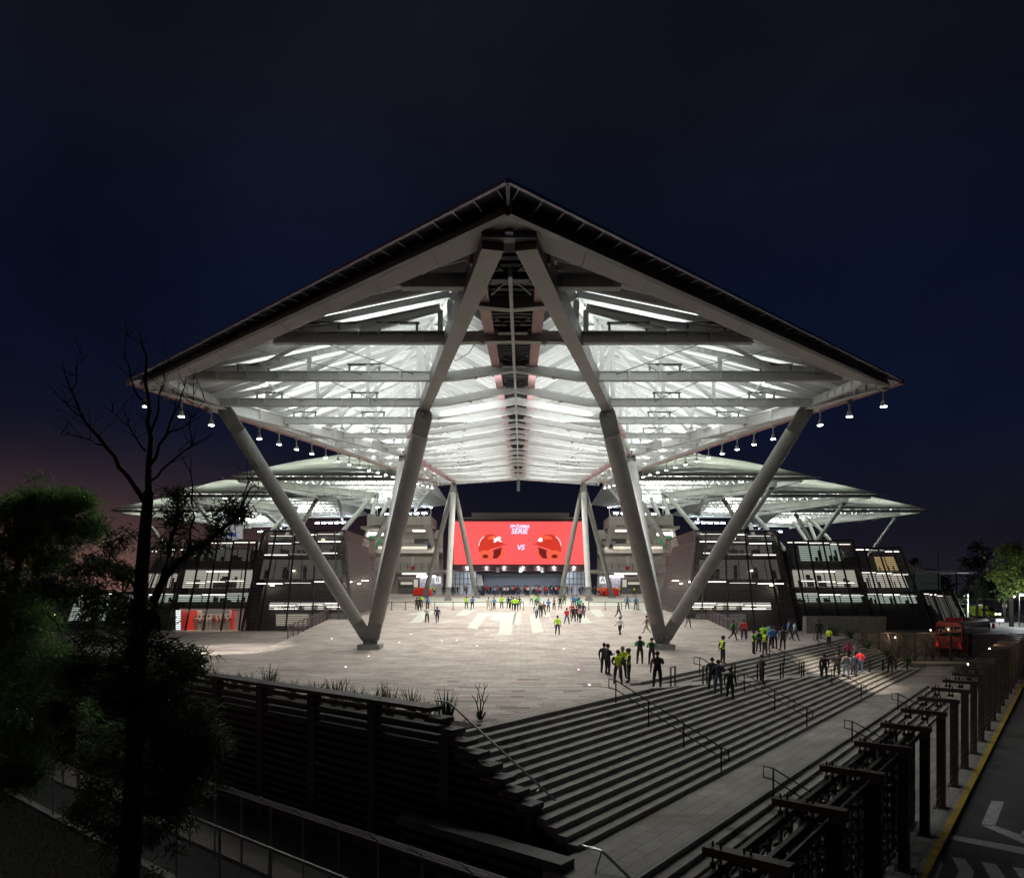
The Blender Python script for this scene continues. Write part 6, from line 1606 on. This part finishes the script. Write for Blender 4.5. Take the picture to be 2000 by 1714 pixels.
A(PZ(814, 1191), 160, 'black', 'brown', 'black', 'stand', 'person in black left of the left belt line group')
A(PZ(820, 1192), 185, 'black', 'black', 'black', 'stand', 'person in black right of the left belt line group')
A(PZ(823, 1186), 180, 'vest', 'lime', 'dark', 'stand', 'person in lime half hidden behind the left belt line pair')
A(PZ(835, 1190), 200, 'blue', 'sky', 'dark', 'stand', 'person in a blue jacket standing right of the left belt line pair')
A(PZ(911, 1189), 180, 'lime', 'lime', 'black', 'stand', 'person in lime jacket left of a blue jacket at the belt line')
A(PZ(923, 1189), 200, 'blue', 'blue', 'black', 'phone', 'person in a blue jacket right beside a lime jacket at the belt line')
A(PZ(954, 1191), 180, 'cream', 'cream', 'cream', 'stand', 'person dressed all in cream at the belt line')
A(PZ(965, 1190), 150, 'sky', 'sky', 'black', 'folded', 'person in a pale blue top right of the cream figure')
A(PZ(980, 1188), 170, 'lime', 'lime', 'black', 'stand', 'person in lime jacket right of the pale blue top')
A(PZ(993, 1188), 190, 'black', 'black', 'black', 'stand', 'person all in black between lime jackets at the belt line')
A(PZ(999, 1189), 180, 'blue', 'navy', 'black', 'stand', 'person in blue left of the paired lime jackets')
A(PZ(1003, 1192), 185, 'lime', 'lime', 'black', 'stand', 'left one of two lime jackets side by side before the crowd')
A(PZ(1009, 1192), 175, 'lime', 'lime', 'black', 'stand', 'right one of two lime jackets side by side before the crowd')
A(PZ(1014, 1189), 180, 'navy', 'grey', 'jeans', 'stand', 'person in navy and jeans right of the paired lime jackets')
A(PZ(1038, 1181), 160, 'white', 'cream', 'grey', 'walk', 'person in white top and grey trousers before the crowd')
A(PZ(1047, 1184), 180, 'lime', 'lime', 'black', 'stand', 'person in lime jacket right of the white top before the crowd')
A(PZ(1051, 1186), 180, 'sky', 'green', 'black', 'stand', 'person in pale blue beside the lime jacket before the crowd')
for px, py, tp_, lab in ((842, 1161, 'vest', 'guard in a lime vest right of the left red inflatable'), (848, 1162, 'vest', 'guard in yellow-lime coat beside the left red inflatable'), (865, 1162, 'black', 'person in black left of the rear left leg foot'), (885, 1162, 'dark', 'person in dark clothes right of the rear left leg foot'),
                         (1210, 1163, 'vest', 'guard in a lime vest right of the right red inflatable'), (1239, 1163, 'vest', 'guard in a lime vest before the dark shutters'), (1170, 1163, 'orange', 'leftmost person in orange left of the right red inflatable'), (1175, 1163, 'orange', 'second person in orange left of the right red inflatable'), (1180, 1164, 'orange', 'person in orange closest to the right red inflatable'), (1186, 1162, 'sky', 'person in pale blue beside the right red inflatable')):
    A(PZ(px, py), 180, tp_, 'dark' if tp_ == 'vest' else tp_, 'black', 'stand', lab)
# upper galleries
for px, py, tp_, lab in ((802, 1070, 'red', 'person in red on the left gallery'), (837, 1066, 'blue', 'person in blue and lime on the left gallery end'), (1210, 1070, 'blue', 'person in blue on the right gallery'), (1221, 1070, 'dark', 'person in dark clothes on the right gallery')):
    Y = 142.5; A(Vector((cx(px, Y), Y, cz(1074, 142) + .01)), 180 if False else 0, tp_, tp_, 'dark', 'stand', lab)
# the crowd before the entrance
crng = random.Random(77); used_labels = set()
def crowd_label(px, Y, a, c, pose):
    key = (round(px / 3), round(Y))
    where = 'left of the packed crowd' if px < 934 else 'left end of the packed crowd' if px < 975 else 'centre left of the packed crowd' if px < 1016 else 'centre right of the packed crowd' if px < 1057 else 'right end of the packed crowd' if px < 1098 else 'right of the packed crowd'
    return 'person in %s top and %s, %s, %s, %s' % (a, 'jeans' if c == 'jeans' else c + ' trousers', dict(stand='standing', folded='arms folded', phone='arm raised', walk='walking', behind='hands behind')[pose], 'front' if Y < 131.5 else 'middle' if Y < 135.5 else 'back', where)
tops = ['dark', 'grey', 'red', 'white', 'navy', 'grey', 'maroon', 'brown', 'jeans', 'black', 'red', 'rose', 'cream', 'pink', 'sky', 'white']
for i in range(128):
    Y = crng.uniform(128, 139); px = crng.uniform(934, 1098) if i < 106 else (crng.uniform(868, 934) if i < 117 else crng.uniform(1098, 1165))
    while True:
        tp_ = crng.choice(tops); lg = crng.choice(['black', 'jeans', 'dark', 'navy']); ps_ = crng.choice(['stand', 'stand', 'folded', 'phone', 'walk', 'behind'])
        if crowd_label(px, Y, tp_, lg, ps_) not in used_labels: break
    used_labels.add(crowd_label(px, Y, tp_, lg, ps_))
    A(Vector((cx(px, Y), Y, plaza_z(Y) + .006)), crng.choice([170, 180, 190, 200, 150, 0, 30]), tp_, tp_ if crng.random() < .8 else 'dark', lg, ps_, crowd_label(px, Y, tp_, lg, ps_), 'crowd under the screen', h=crng.uniform(.9, 1.04))
# dressed display figures in the shop
for i in range(12):
    x = lerp(-37.1, -33.1, i / 11); A(Vector((x, 80.25 + .22 * (i % 3), .035)), crng.uniform(-30, 30), crng.choice(['red', 'red', 'white']), crng.choice(['red', 'white']), crng.choice(['white', 'cream', 'grey']), crng.choice(['stand', 'hips', 'folded']), ORD[i] + ' dressed display figure from the left inside the red shop', 'shop display figures', name='mannequin', h=.98)

# ------------------------------------------------------------------ SMALL LIT STRIPS SET IN THE PAVING
E_DASH = lamp('paving_light_white', (1, .96, .92), 2.0); E_DASHP = lamp('paving_light_pink', (1, .45, .75), 2.2)
DL = ['white', 'pink']
for i, (px, py, k) in enumerate(((1130, 1307, 1), (1151, 1337, 0), (1101, 1267, 0), (1075, 1208, 1), (1080, 1222, 1), (1086, 1238, 1), (950, 1230, 1), (803, 1238, 0), (780, 1254, 0), (720, 1281, 0), (675, 1302, 0), (648, 1247, 0), (932, 1261, 1), (863, 1250, 0), (892, 1250, 0))):
    p = PZ(px, py); a = math.atan2(p.x, p.y) * .6
    root = empty('paving_light', p, 'small %s light strip set in the paving, %s' % (DL[k], ['left of the men in black suits', 'in front of the lime vests', 'behind the men in black suits', 'beside the open dark jacket', 'above left of the lone lime jacket', 'at the feet of the lone lime jacket', 'left of the pale paving bands', 'right of the left leg base', 'right behind the left leg base', 'in front of the left leg base', 'nearest the slatted wall', 'left of the left leg base', 'mid plaza', 'left of the mid plaza pair', 'right of the mid plaza pair'][i]), 'ground light', 'lights set in the paving')
    ux, uy = math.sin(a), math.cos(a); sl = plaza_z(p.y + .2) - plaza_z(p.y - .2)
    for nm, m, w, z in (('rim', PLATE, .09, .004), ('lens', E_DASHP if k else E_DASH, .06, .009)):
        L_ = .36 if nm == 'rim' else .32; b = MB()
        b.face([(p.x + ux * f * L_ + uy * g * w, p.y + uy * f * L_ - ux * g * w, p.z + z + sl / .4 * uy * f * L_) for f, g in ((-1, -1), (-1, 1), (1, 1), (1, -1))][::-1]); b.build(nm, m, root)
